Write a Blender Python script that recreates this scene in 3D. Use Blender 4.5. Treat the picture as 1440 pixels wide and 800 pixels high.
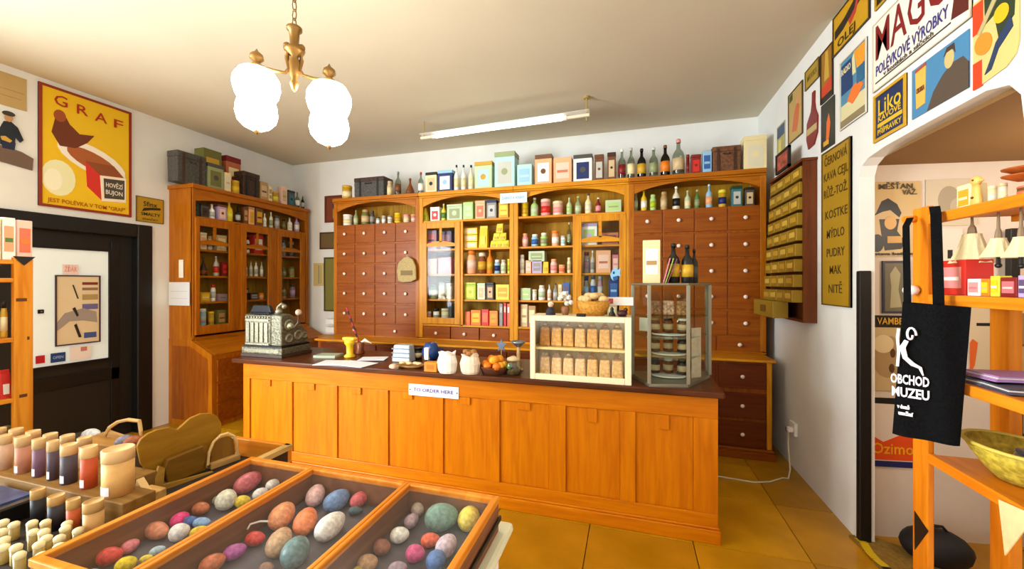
import bpy, math, random
from mathutils import Matrix, Vector
random.seed(7)
for o in list(bpy.data.objects): bpy.data.objects.remove(o)
COL = bpy.context.scene.collection
SC = bpy.context.scene
R = math.radians

# ------------------------------------------------------------------ camera, world, daylight, exposure
YAW = 16.5
EYE = 1.58
FPX, PX0, PY0 = 561.0, 720.0, 398.0
cam = bpy.data.cameras.new('camera'); camo = bpy.data.objects.new('camera', cam); COL.objects.link(camo)
cam.sensor_width = 36; cam.lens = 36*FPX/1440; cam.shift_y = -2/1440
camo.location = (0, 0, EYE); camo.rotation_euler = (R(90), 0, R(YAW))
SC.camera = camo
SC.view_settings.view_transform = 'Standard'; SC.view_settings.look = 'None'
SC.view_settings.gamma = 1; SC.view_settings.use_curve_mapping = False
SC.view_settings.exposure = 0.66
w = bpy.data.worlds.new('world'); SC.world = w; w.use_nodes = True
w.node_tree.nodes['Background'].inputs[0].default_value = (0.85, 0.93, 1.0, 1)
w.node_tree.nodes['Background'].inputs[1].default_value = 1.0
def area(name, loc, rot, sx, sy, power, col):
    l = bpy.data.lights.new(name, 'AREA'); l.shape = 'RECTANGLE'; l.size = sx; l.size_y = sy
    l.energy = power; l.color = col
    o = bpy.data.objects.new(name, l); COL.objects.link(o); o.location = loc; o.rotation_euler = rot
    return o
area('daylight', (-2.2, -1.92, 1.85), (R(90), 0, R(180)), 4.6, 2.0, 90, (0.84, 0.93, 1.0))
area('added_side_light', (-4.93, -0.75, 1.75), (R(90), 0, R(-90)), 2.0, 1.7, 400, (0.84, 0.94, 1.0))  # added side light at the unseen window, brightens the right wall
pl = bpy.data.lights.new('passage_lamp', 'POINT'); pl.energy = 15; pl.color = (1, 0.84, 0.66); pl.shadow_soft_size = 0.15
plo = bpy.data.objects.new('passage_lamp', pl); COL.objects.link(plo); plo.location = (2.2, 2.25, 2.0)

# ------------------------------------------------------------------ sight lines of the photograph -> world points on real planes
_c, _s = math.cos(R(YAW)), math.sin(R(YAW))
def ray(px, py):
    a = (px-PX0)/FPX
    return (a*_c-_s, a*_s+_c, (PY0-py)/FPX)
def onV(px, py, v):
    r = ray(px, py); t = v/r[1]; return (r[0]*t, v, EYE+r[2]*t)
def onU(px, py, u):
    r = ray(px, py); t = u/r[0]; return (u, r[1]*t, EYE+r[2]*t)
def onZ(px, py, z):
    r = ray(px, py); t = (z-EYE)/r[2]; return (r[0]*t, r[1]*t, z)
def dep(x, y): return -x*_s+y*_c

# ------------------------------------------------------------------ materials
def lin(h):
    h = h.lstrip('#')
    if len(h) == 3: h = ''.join(c*2 for c in h)
    v = [int(h[i:i+2], 16)/255 for i in (0, 2, 4)]
    return tuple(x/12.92 if x <= .04045 else ((x+.055)/1.055)**2.4 for x in v)+(1,)
_mc = {}
def mat(h, rough=.55, metal=0, emit=0, vary=0.0, scale=30, spec=.4, bump=0.0):
    k = (h, rough, metal, emit, vary, scale, spec, bump)
    if k in _mc: return _mc[k]
    m = bpy.data.materials.new('paint_'+h.strip('#')); m.use_nodes = True
    nt = m.node_tree; b = nt.nodes['Principled BSDF']; c = lin(h)
    b.inputs['Base Color'].default_value = c; b.inputs['Roughness'].default_value = rough
    b.inputs['Metallic'].default_value = metal; b.inputs['Specular IOR Level'].default_value = spec
    if emit:
        b.inputs['Emission Color'].default_value = c; b.inputs['Emission Strength'].default_value = emit
    if vary or bump:
        tc = nt.nodes.new('ShaderNodeTexCoord'); n = nt.nodes.new('ShaderNodeTexNoise')
        n.inputs['Scale'].default_value = scale; n.inputs['Detail'].default_value = 5
        nt.links.new(tc.outputs['Object'], n.inputs['Vector'])
        if vary:
            r = nt.nodes.new('ShaderNodeValToRGB')
            r.color_ramp.elements[0].position = .35; r.color_ramp.elements[1].position = .65
            r.color_ramp.elements[0].color = tuple(x*(1-vary) for x in c[:3])+(1,)
            r.color_ramp.elements[1].color = tuple(min(1, x*(1+vary*.6)+vary*.03) for x in c[:3])+(1,)
            nt.links.new(n.outputs['Fac'], r.inputs['Fac']); nt.links.new(r.outputs['Color'], b.inputs['Base Color'])
        if bump:
            bp = nt.nodes.new('ShaderNodeBump'); bp.inputs['Strength'].default_value = bump; bp.inputs['Distance'].default_value = .004
            nt.links.new(n.outputs['Fac'], bp.inputs['Height']); nt.links.new(bp.outputs['Normal'], b.inputs['Normal'])
    _mc[k] = m; return m
def wood(a, b2, axis='z', rough=.38, sc=1.0):
    k = ('wood', a, b2, axis, rough, sc)
    if k in _mc: return _mc[k]
    m = bpy.data.materials.new('wood_'+a.strip('#')); m.use_nodes = True
    nt = m.node_tree; b = nt.nodes['Principled BSDF']
    tc = nt.nodes.new('ShaderNodeTexCoord'); mp = nt.nodes.new('ShaderNodeMapping')
    g = [14*sc]*3; g['xyz'.index(axis)] = 1.1*sc
    mp.inputs['Scale'].default_value = g
    gm = nt.nodes.new('ShaderNodeNewGeometry')
    nt.links.new(gm.outputs['Position'], mp.inputs['Vector'])
    n = nt.nodes.new('ShaderNodeTexNoise'); n.inputs['Scale'].default_value = 2.2; n.inputs['Detail'].default_value = 6; n.inputs['Distortion'].default_value = .7
    nt.links.new(mp.outputs['Vector'], n.inputs['Vector'])
    r = nt.nodes.new('ShaderNodeValToRGB')
    r.color_ramp.elements[0].position = .32; r.color_ramp.elements[0].color = lin(a)
    r.color_ramp.elements[1].position = .68; r.color_ramp.elements[1].color = lin(b2)
    nt.links.new(n.outputs['Fac'], r.inputs['Fac']); nt.links.new(r.outputs['Color'], b.inputs['Base Color'])
    bp = nt.nodes.new('ShaderNodeBump'); bp.inputs['Strength'].default_value = .12; bp.inputs['Distance'].default_value = .002
    nt.links.new(n.outputs['Fac'], bp.inputs['Height']); nt.links.new(bp.outputs['Normal'], b.inputs['Normal'])
    b.inputs['Roughness'].default_value = rough; b.inputs['Specular IOR Level'].default_value = .2
    _mc[k] = m; return m
def glass(h='#ffffff', gl=.08, tint=1.0, key='g', frough=.03):
    k = ('glass', h, gl, key)
    if k in _mc: return _mc[k]
    m = bpy.data.materials.new('glass_'+h.strip('#')); m.use_nodes = True; nt = m.node_tree; nt.nodes.clear()
    o = nt.nodes.new('ShaderNodeOutputMaterial'); mx = nt.nodes.new('ShaderNodeMixShader')
    t = nt.nodes.new('ShaderNodeBsdfTransparent'); t.inputs[0].default_value = lin(h)
    g = nt.nodes.new('ShaderNodeBsdfGlossy'); g.inputs['Roughness'].default_value = frough
    f = nt.nodes.new('ShaderNodeLayerWeight'); f.inputs[0].default_value = .5
    pw = nt.nodes.new('ShaderNodeMath'); pw.operation = 'POWER'; pw.inputs[1].default_value = 5
    a = nt.nodes.new('ShaderNodeMath'); a.operation = 'MULTIPLY_ADD'; a.inputs[1].default_value = .55; a.inputs[2].default_value = gl*.6; a.use_clamp = True
    nt.links.new(f.outputs['Facing'], pw.inputs[0]); nt.links.new(pw.outputs[0], a.inputs[0]); nt.links.new(a.outputs[0], mx.inputs[0])
    nt.links.new(t.outputs[0], mx.inputs[1]); nt.links.new(g.outputs[0], mx.inputs[2]); nt.links.new(mx.outputs[0], o.inputs[0])
    _mc[k] = m; return m
W_A, W_B = '#b8700a', '#d8941a'                 # golden orange pine, yellowed to paint tube light onto the centre cabinets
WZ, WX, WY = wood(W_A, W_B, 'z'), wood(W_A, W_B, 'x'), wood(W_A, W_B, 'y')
DX = wood('#803a02', '#944f06', 'x'); DZ = wood('#7c3a08', '#96500c', 'z')      # redder drawer fronts
BACKW = wood('#9a6a10', '#b88820', 'z', .6)
DARKTOP = wood('#3e1c0c', '#5c2e14', 'x', .28)
PINE = wood('#c87416', '#e0962c', 'z', .4); PINEX = wood('#c87416', '#e0962c', 'y', .4)
WALL = mat('#e2e1dc', .85, vary=.03, scale=3, spec=.1, bump=.05)
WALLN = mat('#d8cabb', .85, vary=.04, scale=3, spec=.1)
CEIL = mat('#cfc5ae', .9, vary=.02, scale=2, spec=.1)
BLACK = mat('#0c0b0b', .4); BLK2 = mat('#17130f', .5)
WHITE = mat('#efece6', .5); CREAM = mat('#efe3bf', .45); BRASS = mat('#8f6c3a', .35, .85); STEEL = mat('#8d8d88', .35, .85)
PORC = mat('#f1ded2', .2)
GLASS = glass()

# ------------------------------------------------------------------ mesh builder
class MB:
    def __init__(s): s.v = []; s.f = []
    def _add(s, vs, fs):
        n = len(s.v); s.v += [tuple(v) for v in vs]; s.f += [tuple(i+n for i in f) for f in fs]; return s
    def box(s, x0, x1, y0, y1, z0, z1, tx=0, ty=0):
        """tx, ty: how much the top narrows at each side"""
        v = [(x0, y0, z0), (x1, y0, z0), (x1, y1, z0), (x0, y1, z0), (x0+tx, y0+ty, z1), (x1-tx, y0+ty, z1), (x1-tx, y1-ty, z1), (x0+tx, y1-ty, z1)]
        return s._add(v, [(0, 3, 2, 1), (4, 5, 6, 7), (0, 1, 5, 4), (1, 2, 6, 5), (2, 3, 7, 6), (3, 0, 4, 7)])
    def lathe(s, prof, c=(0, 0, 0), n=16, axis='z', sx=1, sy=1):
        vs = []; fs = []
        for r, z in prof:
            for i in range(n):
                a = 2*math.pi*i/n; p = (r*math.cos(a)*sx, r*math.sin(a)*sy, z)
                if axis == 'y': p = (p[0], z, p[1])
                if axis == 'x': p = (z, p[0], p[1])
                vs.append((p[0]+c[0], p[1]+c[1], p[2]+c[2]))
        m = len(prof)
        for j in range(m-1):
            for i in range(n):
                k = (i+1) % n; fs.append((j*n+i, j*n+k, (j+1)*n+k, (j+1)*n+i))
        if prof[0][0] > 1e-5: fs.append(tuple(reversed(range(n))))
        if prof[-1][0] > 1e-5: fs.append(tuple((m-1)*n+i for i in range(n)))
        return s._add(vs, fs)
    def cyl(s, c, r, h, n=16, axis='z'): return s.lathe([(r, 0), (r, h)], c, n, axis)
    def ball(s, c, rx, ry=None, rz=None, n=12, m=7):
        ry = ry or rx; rz = rz or rx
        pr = [(max(1e-6, math.sin(math.pi*j/m)), -math.cos(math.pi*j/m)) for j in range(m+1)]
        vs = []; fs = []
        for r, z in pr:
            for i in range(n):
                a = 2*math.pi*i/n; vs.append((c[0]+rx*r*math.cos(a), c[1]+ry*r*math.sin(a), c[2]+rz*z))
        for j in range(m):
            for i in range(n):
                k = (i+1) % n; fs.append((j*n+i, j*n+k, (j+1)*n+k, (j+1)*n+i))
        return s._add(vs, fs)
    def prism(s, poly, a0, a1, plane='xz'):
        """poly in the plane, extruded along the third axis a0..a1"""
        def P(p, a): return {'xz': (p[0], a, p[1]), 'xy': (p[0], p[1], a), 'yz': (a, p[0], p[1])}[plane]
        n = len(poly)
        vs = [P(p, a0) for p in poly]+[P(p, a1) for p in poly]
        fs = [tuple(range(n)), tuple(reversed(range(n, 2*n)))]+[(i, i+n, (i+1) % n+n, (i+1) % n) for i in range(n)]
        return s._add(vs, fs)
    def tube(s, pts, r, n=8, rr=None):
        pts = [Vector(p) for p in pts]; vs = []; fs = []; up = Vector((0, 0, 1))
        for i, p in enumerate(pts):
            d = (pts[min(i+1, len(pts)-1)]-pts[max(i-1, 0)]).normalized()
            a = d.cross(up)
            if a.length < .05: a = d.cross(Vector((0, 1, 0)))
            a.normalize(); b = d.cross(a)
            q = rr[i] if rr else r
            for k in range(n):
                t = 2*math.pi*k/n; vs.append(p+a*math.cos(t)*q+b*math.sin(t)*q)
        for j in range(len(pts)-1):
            for i in range(n):
                k = (i+1) % n; fs.append((j*n+i, j*n+k, (j+1)*n+k, (j+1)*n+i))
        fs.append(tuple(range(n))); fs.append(tuple(reversed(range((len(pts)-1)*n, len(pts)*n))))
        return s._add(vs, fs)
    def quad(s, a, b, c, d): return s._add([a, b, c, d], [(0, 1, 2, 3)])
    def build(s, name, m, parent=None, loc=(0, 0, 0), rz=0, smooth=False, bev=0, kind=None, label=None):
        me = bpy.data.meshes.new(name); me.from_pydata(s.v, [], s.f); me.materials.append(m); me.update()
        if smooth:
            me.polygons.foreach_set('use_smooth', [len(p.vertices) <= 4 for p in me.polygons])
        o = bpy.data.objects.new(name, me); COL.objects.link(o); o.location = loc; o.rotation_euler = (0, 0, rz)
        if parent: o.parent = parent
        if bev:
            b = o.modifiers.new('edge', 'BEVEL'); b.width = bev; b.segments = 2; b.limit_method = 'ANGLE'
        if kind: o['kind'] = kind
        if label: o['label'] = label
        return o
def B(x0, x1, y0, y1, z0, z1, **k): return MB().box(x0, x1, y0, y1, z0, z1, **k)
LABELS = {}
ORD = 'first second third fourth fifth sixth seventh eighth ninth tenth'.split()
LMR = ('left', 'middle', 'right')
def tag(o, label, cat, group=None, kind=None):
    o['label'] = label; o['category'] = cat
    if group: o['group'] = group
    if kind: o['kind'] = kind
    LABELS.setdefault(label, []).append(o.name)
    return o
def thing(name, label, cat, loc=(0, 0, 0), rz=0, group=None):
    o = bpy.data.objects.new(name, None); COL.objects.link(o); o.location = loc; o.rotation_euler = (0, 0, rz)
    o.empty_display_size = .05
    return tag(o, label, cat, group)
def struct(name, mb, m, parent=None, **k):
    o = mb.build(name, m, parent, **k)
    if parent is None: o['kind'] = 'structure'
    return o
FIT = []
def text(parent, s, x, y, h, m, w=None, z=.0015, name='lettering', rot=0, bold=0):
    cu = bpy.data.curves.new(name, 'FONT'); cu.body = s; cu.size = h*1.38; cu.align_x = 'CENTER'; cu.align_y = 'CENTER'
    cu.extrude = .0004; cu.resolution_u = 2; cu.offset = bold
    cu.materials.append(m)
    o = bpy.data.objects.new(name, cu); COL.objects.link(o); o.parent = parent
    o.location = (x, y, z); o.rotation_euler = (0, 0, rot)
    if w: FIT.append((o, w))
    return o

# ------------------------------------------------------------------ room shell
CH, BK, LW, RW, FR = 3.40, 4.95, -5.0, 1.34, -2.0
NA, NB = Vector((1.42, 3.03)), Vector((2.12, 3.14))       # the passage wall seen through the arch
ND = (NB-NA).normalized()
fl = struct('floor', B(LW-.3, 3.2, FR-.1, BK+.1, -.08, -.012), mat('#5a4a16', .8))
TILE = None
tm = [mat(h, .3, vary=.16, scale=3.5, spec=.45, bump=.03) for h in ('#bc8606', '#b07c06', '#c48e08')]
tx0, tv0, TS = onZ(829, 741, 0)[0], 2.64, .62
tiles = []
for t in tm:
    me = MB().box(.002, TS-.002, .002, TS-.002, -.012, 0, tx=.0012, ty=.0012)
    mm = bpy.data.meshes.new('tile'); mm.from_pydata(me.v, [], me.f); mm.materials.append(t); tiles.append(mm)
for i in range(-8, 6):
    for j in range(-8, 5):
        x, y = tx0+i*TS, tv0+j*TS
        if x > 3.1 or x+TS < LW or y > BK or y+TS < FR: continue
        if x > RW-.02 and (y > 3.0 or y+TS < 1.7): continue
        o = bpy.data.objects.new('tile', random.choice(tiles)); COL.objects.link(o); o.location = (x, y, 0); o.parent = fl
struct('ceiling', B(LW-.1, RW+.2, FR-.1, BK+.1, CH, CH+.1), CEIL)
struct('wall_back', B(LW-.1, RW+.2, BK, BK+.12, 0, CH), WALL)
DV0, DV1, DT = 1.62, 3.05, 2.20
struct('wall_left', B(LW-.25, LW, FR, -1.75, 0, CH).box(LW-.25, LW, .25, DV0, 0, CH).box(LW-.25, LW, -1.75, .25, 0, .9).box(LW-.25, LW, -1.75, .25, 2.6, CH).box(LW-.25, LW, DV1, BK, 0, CH).box(LW-.25, LW, DV0, DV1, DT, CH), WALL)
# right wall with the flat arch of the passage cut through
A0, A1, AT = 1.87, 2.94, 2.335
poly = [(FR, 0), (FR, CH), (BK, CH), (BK, 0), (A1, 0), (A1, AT-.11), (A1-.03, AT-.05), (A1-.10, AT-.02), (A1-.25, AT-.005), (A1-.5, AT),
        (A0+.16, AT), (A0+.06, AT-.025), (A0+.015, AT-.08), (A0, AT-.2), (A0, 0)]
struct('wall_right', MB().prism(poly, RW, RW+.08, 'yz'), WALL)
e = NA-ND*.2; f = NA+ND*1.9
nn = Vector((ND.y, -ND.x))
def npt(s, z, off=0):
    p = NA+ND*s+nn*off; return (p.x, p.y, z)
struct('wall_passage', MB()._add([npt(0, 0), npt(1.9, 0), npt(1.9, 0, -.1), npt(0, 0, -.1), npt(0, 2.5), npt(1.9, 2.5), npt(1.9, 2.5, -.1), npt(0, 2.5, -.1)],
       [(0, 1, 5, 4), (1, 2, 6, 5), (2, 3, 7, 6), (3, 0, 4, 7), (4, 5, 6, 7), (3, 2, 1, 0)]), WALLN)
struct('ceiling_passage', B(RW+.08, 3.2, 1.5, 3.4, AT-.02, AT+.1), mat('#8a6638', .9))  # brown colour holds the shade on the soffit
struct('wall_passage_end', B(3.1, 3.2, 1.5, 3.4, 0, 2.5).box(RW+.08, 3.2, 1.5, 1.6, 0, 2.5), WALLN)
# front wall with the shop windows behind the photographer
struct('wall_front', B(LW-.1, -4.6, FR-.12, FR, 0, CH).box(.2, RW+.2, FR-.12, FR, 0, CH).box(-4.6, .2, FR-.12, FR, 0, .8).box(-4.6, .2, FR-.12, FR, 2.9, CH), WALL)
wf = struct('window_1', B(-4.6, .2, FR-.1, FR-.04, .8, .88).box(-4.6, .2, FR-.1, FR-.04, 2.82, 2.9).box(-4.6, -4.52, FR-.1, FR-.04, .88, 2.82).box(.12, .2, FR-.1, FR-.04, .88, 2.82).box(-2.24, -2.16, FR-.1, FR-.04, .88, 2.82), WHITE)
MB().quad((-4.52, FR-.07, .88), (.12, FR-.07, .88), (.12, FR-.07, 2.82), (-4.52, FR-.07, 2.82)).build('window_pane', GLASS, wf)
w2 = struct('added_window', B(LW-.2, LW-.12, -1.75, .25, .9, .98).box(LW-.2, LW-.12, -1.75, .25, 2.52, 2.6).box(LW-.2, LW-.12, -1.75, -1.67, .98, 2.52).box(LW-.2, LW-.12, .17, .25, .98, 2.52), WHITE)  # unseen side window, added to bring light onto the right wall
MB().quad((LW-.16, -1.67, .98), (LW-.16, .17, .98), (LW-.16, .17, 2.52), (LW-.16, -1.67, 2.52)).build('window_pane', GLASS, w2)
# black jamb at the passage corner
p = onU(1208, 380, 1.36)
struct('trim_1', B(1.335, 1.40, 2.925, 2.965, 0, 1.655), BLACK, bev=.008)
p = onZ(1407, 765, 0)
struct('trim_2', B(2.13, 2.175, 3.06, 3.10, 0, 1.9), BLACK, bev=.005)

# door in the left wall: black frame, recessed black leaf with a big pane
dr = struct('door_1', B(LW-.13, LW-.07, DV0+.12, DV1-.14, 0, 2.06), BLK2)
struct('door_frame', B(LW-.14, LW+.025, DV1-.14, DV1, 0, DT).box(LW-.14, LW+.025, DV0, DV0+.12, 0, DT).box(LW-.14, LW+.025, DV0+.12, DV1-.14, 2.06, DT), BLACK, dr, bev=.01)
struct('door_rail', B(LW-.07, LW-.055, 2.73, 2.80, .1, 2.0).box(LW-.07, LW-.055, 2.05, 2.80, .60, .72), BLACK, dr, bev=.004)
gx = LW-.062
g0, g1 = onU(48, 400, gx)[1], onU(152, 400, gx)[1]
zt, zb = onU(100, 351, gx)[2], onU(100, 510, gx)[2]
struct('door_window', B(LW-.07, LW-.062, g0-.12, g1, zb, zt), mat('#f4f1e8', .5, emit=.12), dr)
struct('door_glazing_bead', B(LW-.07, LW-.045, g1, g1+.03, zb-.03, zt+.03).box(LW-.07, LW-.045, g0-.12, g1, zt, zt+.03).box(LW-.07, LW-.045, g0-.12, g1, zb-.03, zb), BLACK, dr)
MB().quad((LW-.05, g0-.12, zb), (LW-.05, g1, zb), (LW-.05, g1, zt), (LW-.05, g0-.12, zt)).build('door_pane', glass('#f4fbff', .03, key='door'), dr)

# ------------------------------------------------------------------ flat signs and posters
def frame_of(kind, a, z0, b=None):
    """world matrix of a sheet: x to the viewer's right, y up, z out of the wall"""
    if kind == 'R': cols = ((0, -1, 0), (0, 0, 1), (-1, 0, 0)); org = (RW-.002, a, z0)
    elif kind == 'L': cols = ((0, 1, 0), (0, 0, 1), (1, 0, 0)); org = (LW+.002, a, z0)
    elif kind == 'V': cols = ((1, 0, 0), (0, 0, 1), (0, -1, 0)); org = (a, b, z0)
    elif kind == 'U+': cols = ((0, 1, 0), (0, 0, 1), (1, 0, 0)); org = (b, a, z0)
    elif kind == 'U-': cols = ((0, -1, 0), (0, 0, 1), (-1, 0, 0)); org = (b, a, z0)
    elif kind == 'N':
        cols = ((ND.x, ND.y, 0), (0, 0, 1), (nn.x, nn.y, 0)); q = NA+ND*a+nn*.004; org = (q.x, q.y, z0)
    m = Matrix.Identity(4)
    for i in range(3):
        for j in range(3): m[j][i] = cols[i][j]
        m[i][3] = org[i]
    return m
def sheet(M, w, h, base, label, cat='poster', name='poster', t=.004, frame=None, fw=.018, fname='frame', shapes=(), texts=(), parent=None, group=None, outline=None):
    root = bpy.data.objects.new(name, None); COL.objects.link(root); root.matrix_world = M
    if parent is None: tag(root, label, cat, group)
    else:
        root.parent = parent
        if label: root['label'] = label
    body = MB().prism([(x*w, y*h) for x, y in outline], 0, t, 'xy') if outline else B(0, w, 0, h, 0, t)
    body.build('sheet', base if not isinstance(base, str) else mat(base, .4), root)
    if frame:
        B(0, w, 0, fw, 0, t+.006).box(0, w, h-fw, h, 0, t+.006).box(0, fw, fw, h-fw, 0, t+.006).box(w-fw, w, fw, h-fw, 0, t+.006).build(fname, mat(frame, .4), root)
    for i, (nm, col, poly) in enumerate(shapes):
        zz = t+.0006*(i+1)
        mb = MB()
        if poly[0] == 'e':
            _, cx, cy, rx, ry = poly[:5]; a = R(poly[5]) if len(poly) > 5 else 0
            q = [(cx*w+rx*w*math.cos(k*.3491)*math.cos(a)-ry*h*math.sin(k*.3491)*math.sin(a), cy*h+rx*w*math.cos(k*.3491)*math.sin(a)+ry*h*math.sin(k*.3491)*math.cos(a)) for k in range(18)]
            mb.prism(q, t*.5, zz, 'xy')
        elif poly[0] == 'r':
            _, x0, x1, y0, y1 = poly; mb.box(x0*w, x1*w, y0*h, y1*h, t*.5, zz)
        else: mb.prism([(x*w, y*h) for x, y in poly], t*.5, zz, 'xy')
        mb.build(nm, mat(col, .45), root)
    for s, x, y, hh, ww, col in texts:
        text(root, s, x*w, y*h, hh*h, mat(col, .5), ww*w if ww else None, z=t+.0006*(len(shapes)+1)+.0008, bold=.0008)
    return root
def rsheet(yf, yn, z0, z1, *a, **k): return sheet(frame_of('R', yf, z0), yf-yn, z1-z0, *a, **k)
def lsheet(y0, y1, z0, z1, *a, **k): return sheet(frame_of('L', y0, z0), y1-y0, z1-z0, *a, **k)
# left wall
lsheet(2.18, 2.86, 2.265, 3.355, '#e8bc12', 'large yellow poster with red letters, clay bowl, white plate and box, above the black door', frame='#8c2c10', fw=.022, t=.012,
  shapes=[('printed_glow', '#e9e7b8', ('e', .19, .25, .17, .15)), ('printed_glow', '#f4efd2', ('e', .14, .23, .09, .09)), ('printed_plate', '#efe8dc', ('e', .55, .46, .40, .115, -22)), ('printed_food', '#a85a2a', ('e', .55, .45, .30, .075, -22)),
   ('printed_bowl', '#6b2f14', [(.12, .62), (.20, .52), (.36, .53), (.48, .60), (.56, .68), (.40, .66), (.30, .72), (.24, .80), (.16, .76)]),
   ('printed_bowl_rim', '#9c4a1e', ('e', .20, .77, .06, .05)),
   ('printed_box_side', '#cf2f22', [(.46, .44), (.62, .34), (.64, .12), (.48, .22)]), ('printed_box_top', '#8c4a20', [(.46, .44), (.62, .34), (.93, .34), (.78, .45)]), ('printed_box_front', '#efe4cc', [(.62, .34), (.93, .36), (.93, .13), (.64, .11)]),
   ('printed_box_label', '#4a4238', [(.66, .32), (.91, .335), (.91, .155), (.67, .14)])],
  texts=[('G', .21, .89, .09, .13, '#a8240e'), ('R', .42, .87, .085, .12, '#a8240e'), ('A', .63, .855, .085, .14, '#a8240e'), ('F', .83, .845, .08, .11, '#a8240e'),
   ('HOVĚZÍ', .785, .265, .04, .2, '#e8dfc8'), ('BUJON', .785, .20, .04, .2, '#e8dfc8'), ('JEST POLÉVKA V TOM "GRAF"', .5, .055, .035, .84, '#a85a10')])
lsheet(2.905, 3.165, 2.235, 2.505, '#b08a1c', 'small mustard sign with black script beside the large yellow poster', 'sign', 'sign', frame='#7d5a10', fw=.008,
  shapes=[('printed_swash', '#1c1a10', [(.2, .42), (.5, .50), (.9, .56), (.88, .64), (.5, .60), (.28, .56)])], texts=[('Sfinx', .5, .72, .2, .5, '#1c1a10'), ('SMALTY', .52, .32, .13, .7, '#1c1a10'), ('ZNAČKY', .5, .12, .07, .6, '#5a3c10')])
lsheet(1.80, 2.112, 3.06, 3.336, '#b89a62', 'tan enamel plate high in the corner beside the large yellow poster', 'sign', 'sign', shapes=[('printed_rule', '#9c7c48', ('r', .05, .95, .5, .52)), ('printed_rule', '#9c7c48', ('r', .1, .9, .3, .315))])
cut = lsheet(1.82, 2.15, 2.56, 3.03, '#6c5546', 'cutout sign of a man in dark jacket and cap, left of the large yellow poster', 'sign', 'cutout_sign', t=.012,
  outline=[(0, .10), (.98, 0), (1, .22), (.78, .30), (.45, .34), (0, .40)],
  shapes=[('printed_jacket', '#16202a', [(.42, .36), (.40, .62), (.48, .78), (.60, .80), (.72, .72), (.82, .52), (.76, .46), (.68, .54), (.66, .34)]),
   ('printed_trousers', '#1c2440', [(.45, .30), (.66, .30), (.68, .44), (.44, .44)]), ('printed_arms', '#c89a3a', [(.42, .50), (.50, .52), (.62, .46), (.58, .42), (.44, .44)]),
   ('printed_face', '#b98a5a', ('e', .56, .86, .07, .075)), ('printed_cap', '#3a3428', ('e', .56, .93, .11, .045))])
# right wall, above and beside the arch
rsheet(3.245, 2.81, 3.12, 3.385, '#c8960f', 'yellow sign with black car silhouette at the top of the right wall, touching the ceiling', 'sign', 'sign', frame='#3c2c08', fw=.008,
  shapes=[('printed_shape', '#1a160c', [(.05, .62), (.35, .70), (.8, .95), (1, .98), (1, .72), (.6, .60), (.3, .44), (.05, .4)]), ('printed_shape', '#b8362a', [(.45, .5), (.62, .62), (.7, .9), (.76, .88), (.66, .5), (.5, .35)])], texts=[('OLEJ', .4, .2, .2, .5, '#2a200a')])
rsheet(2.755, 2.60, 3.12, 3.36, '#15140f', 'small black and yellow sign above the soup sign, cut by the picture edge', 'sign', 'sign', frame='#b9901c', fw=.012)
rsheet(3.15, 2.84, 2.585, 3.03, '#4a88a8', 'blue and orange advertising poster with a yellow beam, right of the small stacked signs', frame='#d8d2be', fw=.008,
  shapes=[('printed_block', '#173a6c', ('r', .04, .5, .5, .93)), ('printed_block', '#d9cf9e', ('r', .04, .96, .04, .34)), ('printed_beam', '#e89a28', [(.55, .97), (.94, .97), (.92, .72), (.68, .66)]), ('printed_beam', '#ddd49a', [(.5, .66), (.62, .66), (.55, .96), (.48, .9)]),
   ('printed_burst', '#e8762a', [(.3, .36), (.5, .5), (.72, .52), (.9, .42), (.7, .32), (.5, .26)]), ('printed_sea', '#2c6488', ('r', .66, .92, .48, .7)), ('printed_band', '#8c7c58', ('r', .04, .96, .03, .12))],
  texts=[('RADIO', .27, .82, .09, .36, '#e7dcb0')])
rsheet(2.775, 2.09, 2.665, 3.05, '#ebe4d4', 'long white sign with big dark red letters and blue line above the arch', 'sign', 'sign', frame='#cfc6b0', fw=.006,
  shapes=[('printed_bottle', '#5a1c18', [(.84, .14), (.99, .1), (.99, .5), (.94, .72), (.88, .5)]), ('printed_rule', '#3a302a', ('r', .03, .84, .105, .125))],
  texts=[('MAGGI', .46, .66, .52, .84, '#7d1418'), ('POLÉVKOVÉ VÝROBKY', .43, .27, .15, .78, '#3a3478'), ('v kostkách a sáčcích', .42, .16, .06, .55, '#4a4038')])
rsheet(2.768, 2.49, 2.375, 2.64, '#182a52', 'small navy sign with yellow slanting script under the long white sign', 'sign', 'sign', frame='#c99a20', fw=.016,
  shapes=[('printed_band', '#d8b020', ('r', .12, .88, .28, .36))], texts=[('Liko', .5, .66, .34, .7, '#e0b81c'), ('KÁVOVÉ', .5, .44, .12, .7, '#d8b020'), ('PŘÍPRAVKY', .5, .17, .11, .74, '#d8b020')])
rsheet(2.45, 2.105, 2.385, 2.625, '#4682ac', 'blue poster with a man in brown coat and a yellow packet, above the arch',
  shapes=[('printed_coat', '#54463a', [(.30, 0), (.42, .30), (.58, .50), (.74, .62), (.92, .60), (1, .45), (1, 0)]), ('printed_face', '#c8b476', ('e', .70, .72, .08, .17)), ('printed_hair', '#4a3628', [(.61, .82), (.66, .95), (.78, .95), (.80, .76), (.76, .86), (.66, .86)]),
   ('printed_packet', '#d9b04e', [(.08, .95), (.29, .97), (.27, .18), (.10, .16)]), ('printed_packet_top', '#a8482a', [(.08, .95), (.29, .97), (.29, .91), (.08, .89)])],
  texts=[('CIKORKA', .19, .5, .1, .16, '#7a3a1a')])
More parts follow.
